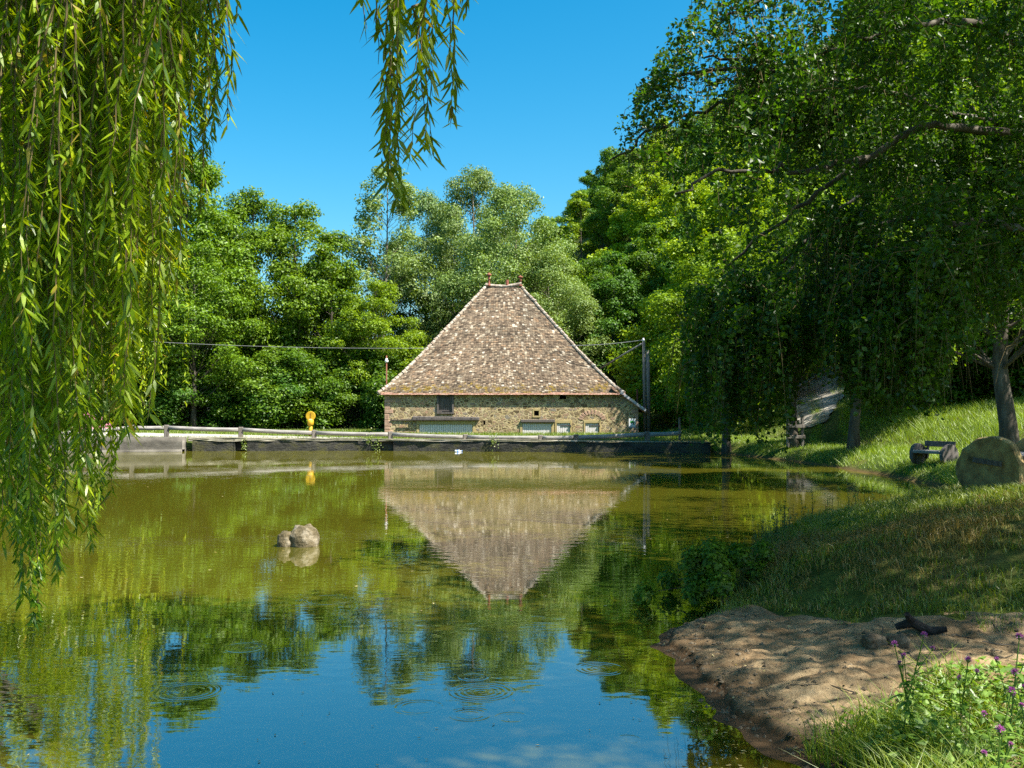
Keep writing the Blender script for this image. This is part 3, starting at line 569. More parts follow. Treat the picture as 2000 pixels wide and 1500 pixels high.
cs = np.concatenate(cs); ds = np.concatenate(ds); px_ = cs[:, 0]/cs[:, 1]*F+1000; py_ = 800-(cs[:, 2]-1.85)/cs[:, 1]*F
bot = np.interp(px_, [1150, 1250, 1325, 1345, 1400, 1540, 1560, 1645, 1665, 1750, 1840, 1862, 1940, 2050, 2400], [370, 430, 560, 860, 900, 905, 735, 735, 790, 850, 810, 690, 660, 600, 560])+22*np.sin(px_*.11)+rng.normal(0, 16, len(px_))
th = vnoise(cs[:, 0], cs[:, 2], 1.3)+.6*vnoise(cs[:, 0], cs[:, 2], 3.1); k = (py_ < bot) & ~((th > .35) & (rng.uniform(size=len(th)) < .8)) & (rng.uniform(size=len(th)) < np.where(px_ > 1560, .8, .92))
cs, ds = cs[k], ds[k]; n = len(cs)
nv = rng.normal(0, 1, (n, 3)); nv[:, 2] = np.abs(nv[:, 2])+.2
cr_ = mobj('crown', [leafquads(cs, nv, rng.uniform(.03, .088, n), rng.uniform(.025, .06, n), rng, tdir=ds, fold=.12)], M['leaf_birch'], birch)
mobj('twig', tv, M['twig'], birch, False); print('birch leaves', n)
# upper crown above the frame
r = rs(78); n = 34000; cc = np.concatenate([np.array([[8.5, 12.3, 9.5]])+r.normal(0, 1, (60, 3))*np.array([2.2, 2.2, 1.6]), np.stack([r.uniform(5.2, 9, 75), r.uniform(4.2, 8.8, 75), r.uniform(6.4, 9., 75)], 1)]); idx = r.randint(0, 135, n); d = nrm(r.normal(size=(n, 3)))
c_ = cc[idx]+d*(.9*r.uniform(0, 1, n)**.4)[:, None]; k = c_[:, 2] > 1.85+c_[:, 1]*.43; c_ = c_[k]; d = d[k]
mobj('upper_crown', [leafquads(c_, d+[0, 0, .5], .11, .08, r, fold=.1)], M['leaf_birch'], birch)

# ------------------------------------------------------------------ willow
def far_willow(X, Y, H, CR, seed, label):
    z = float(terrain(np.array([X]), np.array([Y]))[0])-.1; e = empty('willow_tree', (X, Y, z), 0, label, 'tree', 'weeping willows'); q = rs(seed); tv = [tube([(0, 0, -.2), (.1, 0, H*.25), (.2, .1, H*.5), (.1, 0, H*.8)], [.4, .33, .24, .1], 10)]
    st, ln = [], []
    for i in range(26):
        a = q.uniform(0, 6.28); rr = CR*q.uniform(.35, 1)**.7; zt = H*(1-.35*(rr/CR)**2)*q.uniform(.8, 1); p0 = np.array([.1, 0, H*.3*q.uniform(.8, 1.4)]); p3 = np.array([rr*np.cos(a), rr*np.sin(a), zt]); mid = (p0+p3)/2+[0, 0, .12*H]
        tv.append(tube([p0, mid, p3], [.13, .08, .02], 6, cap=False))
        for k in range(26):
            t_ = q.uniform(.45, 1.05); b_ = mid*(1-t_)*1.+p3*t_+q.normal(0, .45, 3); st.append(b_); ln.append(max(.8, b_[2]*q.uniform(.3, .92)-.4))
    c_, d_, tw = twigs(st, ln, q, .13, .13, 3, .12); n = len(c_)
    mobj('trunk', tv, M['bark'], e, True); o = mobj('crown', [leafquads(c_, q.normal(size=(n, 3))+[0, 0, .4], q.uniform(.12, .22, n), q.uniform(.03, .055, n), q, tdir=d_+[0, 0, -.8], fold=.1)], M['leaf_willow'], e); o.color = (1.25, 1.15, .8, 1)
far_willow(-15.6, 27.5, 11.5, 5.6, 17, 'second weeping willow on the left bank, seen behind the near leafy curtain')
will = empty('willow_tree', (-5.5, .2, 0), 0, 'weeping willow whose leafy curtain hangs over the left side of the pond', 'tree')
wl = np.array([-5.5, .2, 0.]); wb = []
tp = np.array([[-5.5, .2, -.2], [-5.4, .3, 1.2], [-5.1, .5, 2.6], [-4.8, .8, 3.8]])-wl; wb.append(tube(tp, [.45, .36, .32, .28], 14))
ends = [(-4.5,4.5,6.),(-2.2,3.6,6.2),(0,3.3,6.6),(2.6,3.6,7.2),(4.4,5.6,7.5),(1.8,6.,7.3),(-1.8,5.6,7.2),(-5,6,6.5),(-7.5,5,6),(3.6,1.,7.5),(-.5,.2,8),(3.2,4.4,6.9),(5.2,5.,7.6),(6.2,3.4,8),(.6,5.2,7.),(4.8,2.6,7.4),(2.2,5.4,6.9)]
for i, e in enumerate(ends):
    p0 = tp[-1]; p1 = np.array(e)-wl; m1 = p0+(p1-p0)*.35+np.array([0, 0, 1.2]); m2 = p0+(p1-p0)*.7+np.array([0, 0, 1.0])
    wb.append(tube([p0, m1, m2, p1], [.16, .11, .07, .03], 8))
mobj('trunk', wb, M['bark'], will, True)
r = rs(90); cl = []
for e in ends:
    for t in (.55, .75, .92, 1.05):
        c = np.array([-4.8, .8, 3.8])*(1-t)+np.array(e)*t+[0, 0, .9*t]; 
        for q in range(6): cl.append(c+r.normal(0, 1, 3)*[.8, .8, .35])
cl = np.array(cl); n = 150000; idx = r.randint(0, len(cl), n); d = nrm(r.normal(size=(n, 3)))
c_ = cl[idx]+d*(.75*r.uniform(0, 1, n)**.4)[:, None]; c_ = c_[c_[:, 2] > 2.15+np.maximum(c_[:, 1], 0)*.45]; c_ = c_[(c_[:, 0] < 7.2)]; c_ = c_[~((np.abs(c_[:, 0]-.9) < 1.9) & (c_[:, 1] < 3.7) & (r.uniform(size=len(c_)) < .9))]
mobj('crown', [leafquads(c_-wl, r.normal(size=c_.shape)+[0, 0, .6], .16, .045, r)], M['leaf_willow'], will)
def strand(rng, px, ytop, ybot, D, leafL, leafW, dens, drift=0, wavy=.02, sub=3, spreadr=.05):
    """a hanging willow branch made of a few whip-like shoots"""
    tubes, lv, tops = [], [], []
    for k in range(sub):
        D2 = D+rng.normal(0, .12); p0 = P(px+rng.normal(0, 10), ytop-rng.uniform(0, 60), D2); z1 = P(px, ybot, D2)[2]+rng.uniform(0, 1)**1.5*(p0[2]-P(px, ybot, D2)[2])*.5*(k > 0)
        L = p0[2]-z1; n = max(6, int(L/.022)); q = np.linspace(0, 1, n)
        a = rng.uniform(0, 6.28); x = p0[0]+np.cos(a)*spreadr*np.sin(q*2.2)+drift/F*D*q**1.5+np.cumsum(rng.normal(0, wavy*.12, n)); y = p0[1]+np.sin(a)*spreadr*np.sin(q*2.)+np.cumsum(rng.normal(0, wavy*.12, n))
        p = np.stack([x, y, p0[2]-L*q], 1); tops.append(p[0]); tubes.append(tube(p[::max(1, n//14)], np.linspace(.0035, .001, len(p[::max(1, n//14)])), 4, cap=False))
        m_ = max(4, int(n*dens)); ii = rng.randint(0, n, m_); aa = rng.uniform(0, 6.28, m_); out = np.stack([np.cos(aa), np.sin(aa), np.zeros(m_)], 1)
        d = out*rng.uniform(.2, 1.3, m_)[:, None]+[0, 0, -1]*np.ones((m_, 1))*rng.uniform(.45, 1., m_)[:, None]
        nv = np.cross(d, np.cross(d, [0, 0, 1.]))+rng.normal(0, .35, (m_, 3))
        lv.append(lance(p[ii], d, nv, leafL*rng.uniform(.6, 1.25, m_), leafW*rng.uniform(.75, 1.25, m_), m=1, droop=rng.uniform(.0, .3)))
    TOPS.extend(tops); return [(V-wl, Fs, m) for V, Fs, m in tubes+lv]
TOPS = []
def bough(parts, col=(1, 1, 1)):
    if len(TOPS) > 1: parts = parts+[tube(np.array(TOPS)-wl, .005, 4)]
    TOPS.clear()
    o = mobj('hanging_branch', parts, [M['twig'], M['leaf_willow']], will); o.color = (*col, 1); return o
r = rs(91)
# near curtain: bottom profile by x
prof = [(-120,1010),(0,1000),(25,1020),(60,1195),(95,1010),(130,1060),(165,1060),(200,1020),(235,930),(270,700),(300,690),(318,650),(328,520),(340,350),(372,240),(395,190),(412,120),(422,40)]
pxs = [p[0] for p in prof]; pyb = [p[1] for p in prof]
for i in range(26):       # right edge inwards
    px = -70+i*18.+r.normal(0, 5); yb = np.interp(px, pxs, pyb); parts = []
    for j in range(4):
        D = r.uniform(2.9, 5.2); parts += strand(r, px+r.normal(0, 16), -60, yb*(1-(j > 0)*r.uniform(0, .45)) if yb > 300 else yb*r.uniform(.8, 1), D, .062, .0105, 2.2, drift=r.normal(0, 22)-8, sub=4, spreadr=.08)
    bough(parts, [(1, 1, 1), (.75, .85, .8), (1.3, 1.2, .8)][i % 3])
for i in range(18):       # farther strands, sun-lit and reflected in the water
    px = -180+i*28.+r.normal(0, 8); parts = []
    for j in range(4):
        D = r.uniform(6., 9.5); yb = np.interp(px, [-200, 60, 160, 230, 300, 340], [1020, 1000, 900, 860, 640, 420]); parts += strand(r, px+r.normal(0, 22), -80, yb*r.uniform(.7, 1.), D, .09, .015, .95, sub=3, spreadr=.12)
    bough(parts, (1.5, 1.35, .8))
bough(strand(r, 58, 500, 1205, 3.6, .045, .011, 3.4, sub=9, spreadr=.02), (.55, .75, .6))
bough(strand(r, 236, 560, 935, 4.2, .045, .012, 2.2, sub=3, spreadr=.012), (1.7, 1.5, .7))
# top centre sprays
for px, y0, y1, D, dn, dr in [(772, -40, 392, 3.6, 1., 0), (790, -40, 360, 3.6, .8, -18), (758, 150, 385, 3.7, .9, 8), (815, 60, 300, 3.5, 1., 10), (848, -40, 300, 3.5, 1.1, -16), (870, -40, 240, 3.6, 1., 0), (735, -60, 60, 3.5, .8, 10), (765, -60, 110, 3.4, 1., 0), (905, -80, 14, 3.6, 1., 0), (710, -40, 125, 3.6, .03, 0), (430, -60, 20, 3.6, 1., 8), (412, -60, 130, 3.4, .9, 12)]:
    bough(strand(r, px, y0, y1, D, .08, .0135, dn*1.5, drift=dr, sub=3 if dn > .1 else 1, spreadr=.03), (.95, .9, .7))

# ------------------------------------------------------------------ barn
barn = empty('stone_barn', (0, 55, .4), 0, 'old rubble stone barn with a steep tiled hipped roof facing the pond', 'barn')
BX, BY, BZ = 0, 55, .4
def bm_(parts, name, mat, parent=barn, smooth=False):
    return mobj(name, [(V-np.array([BX, BY, BZ]), Fs, m) for V, Fs, m in parts], mat, parent, smooth)
YW = 55.0
holes = [(-4.11,-3.25,1.64,2.72),(-5.13,-2.18,.2,1.04),(-1.58,-1.47,1.0,1.23),(.57,2.17,.2,1.08),(2.46,3.2,.2,1.1),(4.04,4.81,.2,1.1),(1.22,1.48,1.51,1.79),(2.64,3.0,2.42,2.72)]
def holed(x0, x1, z0, z1, holes, y, depth):
    X_ = sorted({x0, x1, *[h[0] for h in holes], *[h[1] for h in holes]}); Z_ = sorted({z0, z1, *[h[2] for h in holes], *[h[3] for h in holes]}); V = []; f = []
    for a, b_ in zip(X_[:-1], X_[1:]):
        for c, d in zip(Z_[:-1], Z_[1:]):
            if any(h[0] <= a+1e-6 and b_ <= h[1]+1e-6 and h[2] <= c+1e-6 and d <= h[3]+1e-6 for h in holes): continue
            k = len(V); V += [(a, y, c), (b_, y, c), (b_, y, d), (a, y, d)]; f.append([k, k+1, k+2, k+3])
    for a, b_, c, d in holes:
        for q in ([(a, y, c), (a, y, d), (a, y+depth, d), (a, y+depth, c)], [(b_, y, c), (b_, y+depth, c), (b_, y+depth, d), (b_, y, d)], [(a, y, d), (b_, y, d), (b_, y+depth, d), (a, y+depth, d)], [(a, y, c), (a, y+depth, c), (b_, y+depth, c), (b_, y, c)]):
            k = len(V); V += q; f.append([k, k+1, k+2, k+3])
    return (np.array(V, float), [np.array(f)], 0)
wall = [holed(-7.04, 5.75, .2, 2.78, holes, YW, .3)]
wall.append((np.array([(-7.04,YW,.2),(-7.04,66,.2),(-7.04,66,2.78),(-7.04,YW,2.78),(5.75,66,.2),(5.75,66,2.78)]), [np.array([[0,3,2,1],[1,2,5,4]])], 0))
# lean-to end: sloping top
lt = np.array([(5.75,YW,.2),(6.98,YW,.2),(6.98,YW,2.0),(5.75,YW,2.95),(6.98,64,.2),(6.98,64,2.0),(5.75,64,.2),(5.75,64,2.95)], float)
wall.append((lt, [np.array([[0,1,2,3],[1,4,5,2],[4,6,7,5]])], 0))
wo = bm_(wall, 'wall', M['rubble'])
qr = rs(12); qp = []
z = .25; k = 0
M['quoin'] = surf('pink_quoin', [(.3, (.27, .17, .12)), (.55, (.42, .27, .19)), (.8, (.46, .36, .26))], 5, 6, .95, .5)
while z < 2.7:
    h = qr.uniform(.2, .36); ww = (.46 if k % 2 else .28)*qr.uniform(.85, 1.15); qp.append(box((-7.045+ww/2, YW+.13, z+h/2), (ww, .3, h-.025), bev=.02)); 
    if z < 1.8: qp.append(box((6.985-ww*.4, YW+.13, z+h/2), (ww*.8, .3, h-.03), bev=.02))
    z += h; k += 1
bm_(qp, 'quoins', M['quoin'])
# voussoir arch over the last door, flat one over the third
av = []
for i in range(11):
    a = R(180)*(i+.5)/11; av.append(box((4.42+.62*math.cos(a), YW+.03, 1.28+.42*math.sin(a)), (.12, .1, .26), ry=math.pi/2-a, bev=.02))
bm_(av, 'relieving_arch', M['quoin'])
# surrounds
for (a, b_, c, d) in [holes[1], holes[3], holes[4], holes[5]]:
    s_ = .09 if (b_-a) < 1 else .14
    bm_([box((a-s_/2, YW+.02, (c+d)/2), (s_, .1, d-c), bev=.008), box((b_+s_/2, YW+.02, (c+d)/2), (s_, .1, d-c), bev=.008)]+([box(((a+b_)/2, YW+.02, d+(.09 if a > 2 or a < -3 else .02)), (b_-a+2*s_, .1, .17 if a > 2 or a < -3 else .04), bev=.008)]), 'door_surround', M['ochre'])
bm_([box((1.35, YW+.02, 1.78+.06), (.42, .08, .1)), box((1.17, YW+.02, 1.63), (.08, .08, .34)), box((1.53, YW+.02, 1.63), (.08, .08, .34)), box((1.35, YW+.02, 1.46), (.44, .1, .08))], 'window_surround', M['ochre'])
bm_([box((-3.65, YW-.03, 1.36), (3.7, .22, .2), ry=.012, bev=.03)], 'lintel', M['wood_dark'])
bm_([box((-6.0, YW-.04, 1.27), (1.4, .05, .05)), box((-4.0, YW-.17, 1.29), (4.2, .05, .05))]+[box((x, YW-.15, 1.33), (.1, .08, .14), bev=.01) for x in (-5.2, -4.4, -3.3, -2.2)], 'door_track', M['iron'])
bm_([box((1.42, YW-.02, 1.22), (1.88, .2, .16), bev=.02)], 'lintel', M['wood_dark'])
def planks(x0, x1, z0, z1, y, n, mat, name='door', gap=.012, parent=barn):
    w_ = (x1-x0)/n; q = rs(int(abs(x0)*100)); return bm_([box((x0+w_*(i+.5), y+q.uniform(0, .008), (z0+z1)/2), (w_-gap, .04, z1-z0), bev=.006) for i in range(n)], name, mat, parent)
planks(-5.12, -2.19, .25, 1.03, YW+.04, 24, M['paint'])
planks(.58, 2.16, .25, 1.07, YW+.04, 14, M['paint'])
for a in (2.47, 4.05):
    d_ = planks(a, a+.72, .25, 1.09, YW+.04, 7, M['paint'])
    bm_([box((a+.5, YW+.005, .96), (.54, .02, .045)), box((a+.76, YW-.04, .96), (.1, .05, .08))], 'hinge', M['iron'], d_)
sh_ = planks(-4.06, -3.30, 1.70, 2.70, YW+.06, 6, M['wood_dark'], 'shutter')
bm_([box((-4.10, YW-.0, 2.2), (.09, .12, 1.1)), box((-3.26, YW, 2.2), (.09, .12, 1.1)), box((-3.68, YW-.01, 1.66), (.95, .16, .08))], 'window_frame', M['wood_dark'])
bm_([box((-3.6, YW+.03, 2.25), (.22, .03, .5)), box((-3.62, YW+.03, 1.78), (.4, .03, .05))], 'latch', M['iron'], sh_)
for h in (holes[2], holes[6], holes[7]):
    bm_([box(((h[0]+h[1])/2, YW+.32, (h[2]+h[3])/2), (h[1]-h[0]+.1, .04, h[3]-h[2]+.1))], 'opening_shade_panel', M['hole_shade'])  # near-black panel behind each hole paints the unlit interior
# roof: bell-cast hips, tiles as real slabs
ZE, ZR = 2.72, 9.3
XL, XR_, YF, YB = -7.38, 6.18, 54.88, 66.5
RX0, RX1, RY = -1.62, .56, 60.5
prf_t = np.array([0, .08, .2, .4, .7, 1.0]); prf_z = np.array([0, .055, .165, .36, .675, 1.0])
def rz_(t): return ZE+(ZR-ZE)*np.interp(t, prf_t, prf_z)
def slope_pt(side, t, u):
    """t: 0 eave .. 1 ridge; u 0..1 along the course"""
    xl = XL+(RX0-XL)*t; xr = XR_+(RX1-XR_)*t; yf = YF+(RY-YF)*t; yb = YB+(RY+.3-YB)*t; z = rz_(t)
    if side == 'f': return np.stack([xl+(xr-xl)*u, yf+0*u, z+0*u], -1)
    if side == 'b': return np.stack([xr+(xl-xr)*u, yb+0*u, z+0*u], -1)
    if side == 'l': return np.stack([xl+0*u, yb+(yf-yb)*u, z+0*u], -1)
    return np.stack([xr+0*u, yf+(yb-yf)*u, z+0*u], -1)
under = []
ts = np.linspace(0, 1, 16)
for sd_ in 'fbrl':
    u = np.linspace(0, 1, 12); V = np.concatenate([slope_pt(sd_, np.full(12, t), u) for t in ts])-[0, 0, .05]
    i = (np.arange(15)[:, None]*12+np.arange(11)[None]).reshape(-1, 1); under.append((V, [i+np.array([[0, 1, 13, 12]])], 0))
V = np.array([(XL,YF,ZE-.06),(XR_,YF,ZE-.06),(XR_,YB,ZE-.06),(XL,YB,ZE-.06)]); under.append((V, [np.array([[0,3,2,1]])], 0))
roof = bm_(under, 'roof', M['wood_dark'])
def tiles(side, rng, rows=70, tw=.145):
    Vs = []; 
    for k in range(rows):
        t0 = k/rows; t1 = min(1., (k+1.55)/rows); a = slope_pt(side, t0, np.array([0., 1.])); L = np.linalg.norm(a[1]-a[0]); n = max(2, int(L/tw)); e = np.linspace(0, 1, n+1)+((k % 2)*.5/n)*0
        e = (np.arange(n+1)+(k % 2)*.5)/n; e[0] = 0; e = np.clip(e, 0, 1); e[1:-1] += rng.normal(0, .06/n, n-1)
        u0 = e[:-1]; u1 = e[1:]; g_ = .006/max(L, .1); p00 = slope_pt(side, t0, u0+g_); p01 = slope_pt(side, t0, u1-g_); p10 = slope_pt(side, t1, u0+g_); p11 = slope_pt(side, t1, u1-g_)
        lift = rng.uniform(.04, .07, n)[:, None]*np.array([0, 0, 1.]); j = rng.normal(0, .006, (n, 1))*np.array([0, 0, 1.]); sl = rng.normal(0, .012, (n, 1))*(p10-p00)/np.linalg.norm(p10-p00, axis=1, keepdims=True)
        V = np.stack([p00+lift+j+sl, p01+lift-j+sl, p11+[0, 0, .004], p10+[0, 0, .004], p00+lift+j+sl-[0, 0, .035], p01+lift-j+sl-[0, 0, .035]], 1)
        V += [0, 0, .02*math.sin(k*.2)]; Vs.append(V.reshape(-1, 3))
    V = np.concatenate(Vs); V[:, 2] += .035*vnoise(V[:, 0], V[:, 2], .8); i = np.arange(len(V)//6)[:, None]*6
    return (V, [i+np.array([[0, 1, 2, 3]]), i+np.array([[4, 5, 1, 0]])], 0)
rr_ = rs(31); bm_([tiles(s_, rr_) for s_ in 'flrb'], 'roof_tiles', M['tiles'], roof)
# fresher red course at the eave
rp = []
for k in range(2):
    x = XL+.15
    while x < XR_-.1:
        w_ = rr_.uniform(.15, .2); rp.append(box((x+w_/2, YF-.03+.06*k, ZE-.02+.05*k+rr_.uniform(-.01, .01)), (w_-.01, .16, .022), rx=.42)); x += w_
bm_(rp, 'eave_tiles', M['tiles_red'], roof)
hp = []
for (ax, bx, ay, by) in [(XL, RX0, YF, RY), (XR_, RX1, YF, RY), (XL, RX0, YB, RY), (XR_, RX1, YB, RY)]:
    n = 34; 
    for i in range(n):
        t0, t1 = i/n, (i+1.15)/n; t1 = min(t1, 1); a = np.array([ax+(bx-ax)*t0, ay+(by-ay)*t0, rz_(t0)+.06]); b_ = np.array([ax+(bx-ax)*t1, ay+(by-ay)*t1, rz_(t1)+.03]); a = a+rr_.normal(0, .015, 3)
        hp.append(tube([a, b_], [.105, .085], 8))
for i in range(7):
    x0 = RX0+(RX1-RX0)*i/7; sag = .1*(abs(i-3)/3.)**2; hp.append(tube([(x0, RY, ZR+.04+sag), (x0+(RX1-RX0)/7*1.1, RY, ZR+.06+.1*(abs(i-2)/3.)**2)], [.12, .1], 8))
hm = surf('ridge_tiles', [(.3, (.16, .11, .08)), (.5, (.32, .26, .2)), (.7, (.55, .5, .44))], 5, 6, .9, .4)
bm_(hp, 'ridge_tiles', hm, roof)
def finial(x, y, z, h, parent):
    prof_ = [(0,.15),(.12,.13),(.2,.07),(.5,.06),(.55,.11),(.6,.07),(.72,.06),(.8,.16),(.88,.15),(.93,.07),(1,.01)]
    return bm_([tube([(x, y, z+h*a) for a, b_ in prof_], [b_*h/1. if False else b_ for a, b_ in prof_], 10)], 'finial', M['terracotta'], parent, True)
finial(RX0+.22, RY, ZR+.05, .85, roof); finial(RX1-.05, RY, ZR+.05, .68, roof); bm_([tube([(-.3, RY, ZR+.05), (-.3, RY, ZR+.45)], [.11, .1], 10)], 'chimney_pot', M['terracotta'], roof)
# lean-to roof with zinc verge
lr = [(np.array([(5.5,54.85,3.08),(7.35,54.85,1.75),(7.35,65,1.75),(5.5,65,3.08),(5.5,54.85,3.0),(7.35,54.85,1.67),(7.35,65,1.67),(5.5,65,3.0)], float), [BOXF[:, ::-1]], 0)]
bm_(lr, 'lean_to_roof', M['tiles_red']); bm_([box((6.68, 54.82, 2.3), (1.72, .05, .13), ry=.625)], 'verge', M['zinc'])
bm_([tube([(7.05, 56, 1.9), (7.05, 56, 3.0)], .05, 8)], 'vent_pipe', M['rust'])
# service mast on the left corner
mast = empty('cable_mast', (-7.1, 56.3, .4), 0, 'thin rusty mast with white insulator at the left corner of the barn', 'mast')
mobj('pole', [tube([(0, 0, 0), (0, 0, 4.5)], [.045, .035], 8)], M['rust'], mast, True); mobj('insulator', [tube([(0, 0, 4.1), (0, 0, 4.2), (0, 0, 4.25), (0, 0, 4.35)], [.07, .12, .07, .05], 10)], M['white'], mast, True)

def cable(name, a, b_, sag, label, rad=.014):
    q = np.linspace(0, 1, 24)[:, None]; p = np.array(a)*(1-q)+np.array(b_)*q; p[:, 2] -= sag*4*(q*(1-q))[:, 0]
    o = mobj(name, [tube(p, rad, 6)], M['cable'], smooth=True); tag(o, label, 'cable'); return o
POLE = P(1262, 848, 55.4)
cable('cable', P(1256, 664, 55.4), P(1110, 675, 56.5), .08, 'pale overhead cable running from the utility pole to the barn roof', .02)
cable('cable', P(835, 680, 57.2), P(-60, 640, 57), .35, 'long thin overhead cable running left from the barn roof in front of the wood', .013)
up_ = empty('utility_pole', (POLE[0], 55.4, .45), 0, 'grey double wooden utility pole with a slanting brace right of the barn', 'utility pole')
q = lambda px, py, D=55.4: P(px, py, D)-np.array([POLE[0], 55.4, .45])
mobj('pole', [tube([q(1259.5, 850), q(1257.5, 667)], [.09, .08], 12)], M['wood_post'], up_, True)
mobj('pole', [tube([q(1267.5, 850), q(1265, 684)], [.12, .10], 12)], M['wood_post'], up_, True)
mobj('brace', [tube([q(1254, 671), q(1172, 720, 58.5)], [.05, .05], 8)], M['wood_grey'], up_, True)
mobj('insulator', [tube([q(1257, 667), q(1257, 663), q(1257, 660)], [.07, .07, .03], 10)], M['white'], up_, True)

# ------------------------------------------------------------------ pond wall, rail, things on it
pw = empty('pond_wall', (0, 44, 0), 0, 'long low dark mossy stone retaining wall with pale coping along the far shore', 'wall')
def wallrun(pts, thick, z0, bumps=True, seg=.35, seed=3, rough=.02):
    p = np.array(pts, float); d = np.r_[0, np.cumsum(np.hypot(*np.diff(p[:, :2], axis=0).T))]; s = np.arange(0, d[-1]+seg, seg); s = np.minimum(s, d[-1])
    x = np.interp(s, d, p[:, 0]); y = np.interp(s, d, p[:, 1]); z = np.interp(s, d, p[:, 2]); n = len(s); r = rs(seed)
    k = 7; V = []; zr = np.linspace(0, 1, k)
    for f in zr: V.append(np.stack([x, y-thick/2+r.normal(0, rough, n), z0+(z-z0)*f], 1))
    V.append(np.stack([x, y+thick/2, z], 1)); V.append(np.stack([x, y+thick/2, x*0+z0], 1)); V = np.array(V); V[..., 1] -= 0
    V = V-[0, 44, 0]; kk = len(V); V = V.reshape(-1, 3); f = []
    i = (np.arange(kk-1)[:, None]*n+np.arange(n-1)[None]).reshape(-1, 1); caps = np.array([[0, 6*n, 7*n, 8*n], [n-1, 9*n-1, 8*n-1, 7*n-1]])
    return (V, [i+np.array([[0, 1, n+1, n]]), caps], 0)
def onwall(px): # wall top line
    D = np.interp(px, [100, 365, 700, 1000, 1390], [43.2, 44.4, 45, 43.9, 42.6]); return D
def wp(px, py): D = onwall(px); q = P(px, py, D); return (q[0], q[1], q[2])
mobj('masonry', [wallrun([wp(380, 855), wp(462, 856)], .45, -.7), wallrun([wp(486, 856.5), wp(700, 858), wp(738, 859)], .45, -.7, seed=4), wallrun([wp(770, 859), wp(1000, 860), wp(1200, 862), wp(1340, 864), wp(1385, 865)], .45, -.7, seed=5)], M['mossy'], pw, True)
mobj('masonry', [wallrun([wp(738.3, 859), wp(769.7, 859)], .38, -.7, seed=8), wallrun([wp(462, 856), wp(486, 856.5)], .28, -.7, seed=9)], M['mossy'], pw, True).location.y = .1
mobj('coping', [wallrun([tuple(np.array(wp(372, 854))+[0, 0, .01]), tuple(np.array(wp(700, 857.2))+[0, 0, .01]), tuple(np.array(wp(1000, 859))+[0, 0, .01]), tuple(np.array(wp(1385, 864))+[0, 0, .01])], .5, .44, seed=6, seg=.5, rough=.012)], M['coping'], pw)
dr = mobj('drain_outlet_shade', [box((wp(475, 869)[0], .0-.05+wp(475, 869)[1]-44, .2), (.42, .2, .3))], M['hole_shade'], pw)  # near-black box paints the shade within the square drain hole
cw = empty('concrete_wall', (-16, 44, 0), 0, 'grey concrete retaining wall under the road at the left end of the far shore', 'wall')
o = mobj('wall_face', [wallrun([(-40, 40.6, .66), tuple(np.array(wp(150, 853))+[0, -.35, 0]), tuple(np.array(wp(366, 853.5))+[0, -.35, 0])], .6, -.8, seed=7, rough=.006)], M['concrete'], cw, True); o.location = (16, 0, 0)
o = mobj('footing', [wallrun([(-40, 40.4, .1), (wp(150, 880)[0], wp(150, 880)[1]-.55, .1), (wp(366, 880)[0], wp(366, 880)[1]-.55, .1)], .5, -.8, seed=7, rough=.01)], M['concrete'], cw, True); o.location = (16, 0, 0)

fence = empty('guard_rail', (0, 44.3, .5), 0, 'weathered timber guard rail on posts running along the far pond wall', 'fence')
fo = np.array([0, 44.3, .5])
posts = [(60,846,855),(160,838,855),(259,830,855),(326,830,855),(471,834,857),(614,840,858),(763,843,860),(909,848,861),(1056,849.5,862),(1125,848.5,862),(1264,843,864)]
def fp(px, py, off=.25): D = onwall(px)+off; return P(px, py, D)-fo
for px, y0, y1 in posts:
    a = fp(px, y0); b_ = fp(px, y1+6); mobj('post', [box(((a[0]+b_[0])/2, a[1], (a[2]+b_[2])/2), (.21, .16, a[2]-b_[2]), rz=.15, bev=.02)], M['wood_post'], fence)
rl = posts+[(1335, 840, 0)]
for (p0, y0, _), (p1, y1, _) in zip(rl[:-1], rl[1:]):
    a = fp(p0, y0+5.5, .22)+[.11, -.0, 0]; b_ = fp(p1, y1+5.5, .22)-[.11, 0, 0]; q_ = np.linspace(0, 1, 7)[:, None]; pth = a*(1-q_)+b_*q_; pth[:, 2] -= .02*np.sin(q_[:, 0]*3.14)
    mobj('rail', [tube(pth, .095, 10)], M['wood_grey'], fence, True)
post = empty('wooden_post', (P(1327, 860, 44)[0], 44, .4), 0, 'slim brown wooden post near the right end of the guard rail', 'post')
mobj('post_shaft', [box((0, 0, .5), (.09, .09, 1.1), bev=.01), box((0, 0, 1.07), (.11, .11, .03), bev=.01)], M['wood_post'], post)
# yellow marker
ym = empty('marker_post', (P(607, 850, 49)[0], 49, .5), 0, 'yellow round disc marker on a yellow post behind the guard rail', 'marker')
mobj('post_shaft', [tube([(0, 0, 0), (0, 0, .55)], .09, 12), tube([(0, 0, .55), (0, 0, .62), (0, 0, .86)], [.1, .155, .155], 12)], M['yellow'], ym, True)
V = tube([(0, -.05, 1.03), (0, -.04, 1.03), (0, .04, 1.03), (0, .05, 1.03)], [.215, .235, .235, .215], 28); mobj('disc', [V], M['yellow'], ym)
mobj('pointer', [box((.01, -.055, 1.06), (.035, .02, .24))], M['yellow_dark'], ym); mobj('bracket', [box((.0, -.06, .87), (.14, .04, .03))], M['white'], ym)
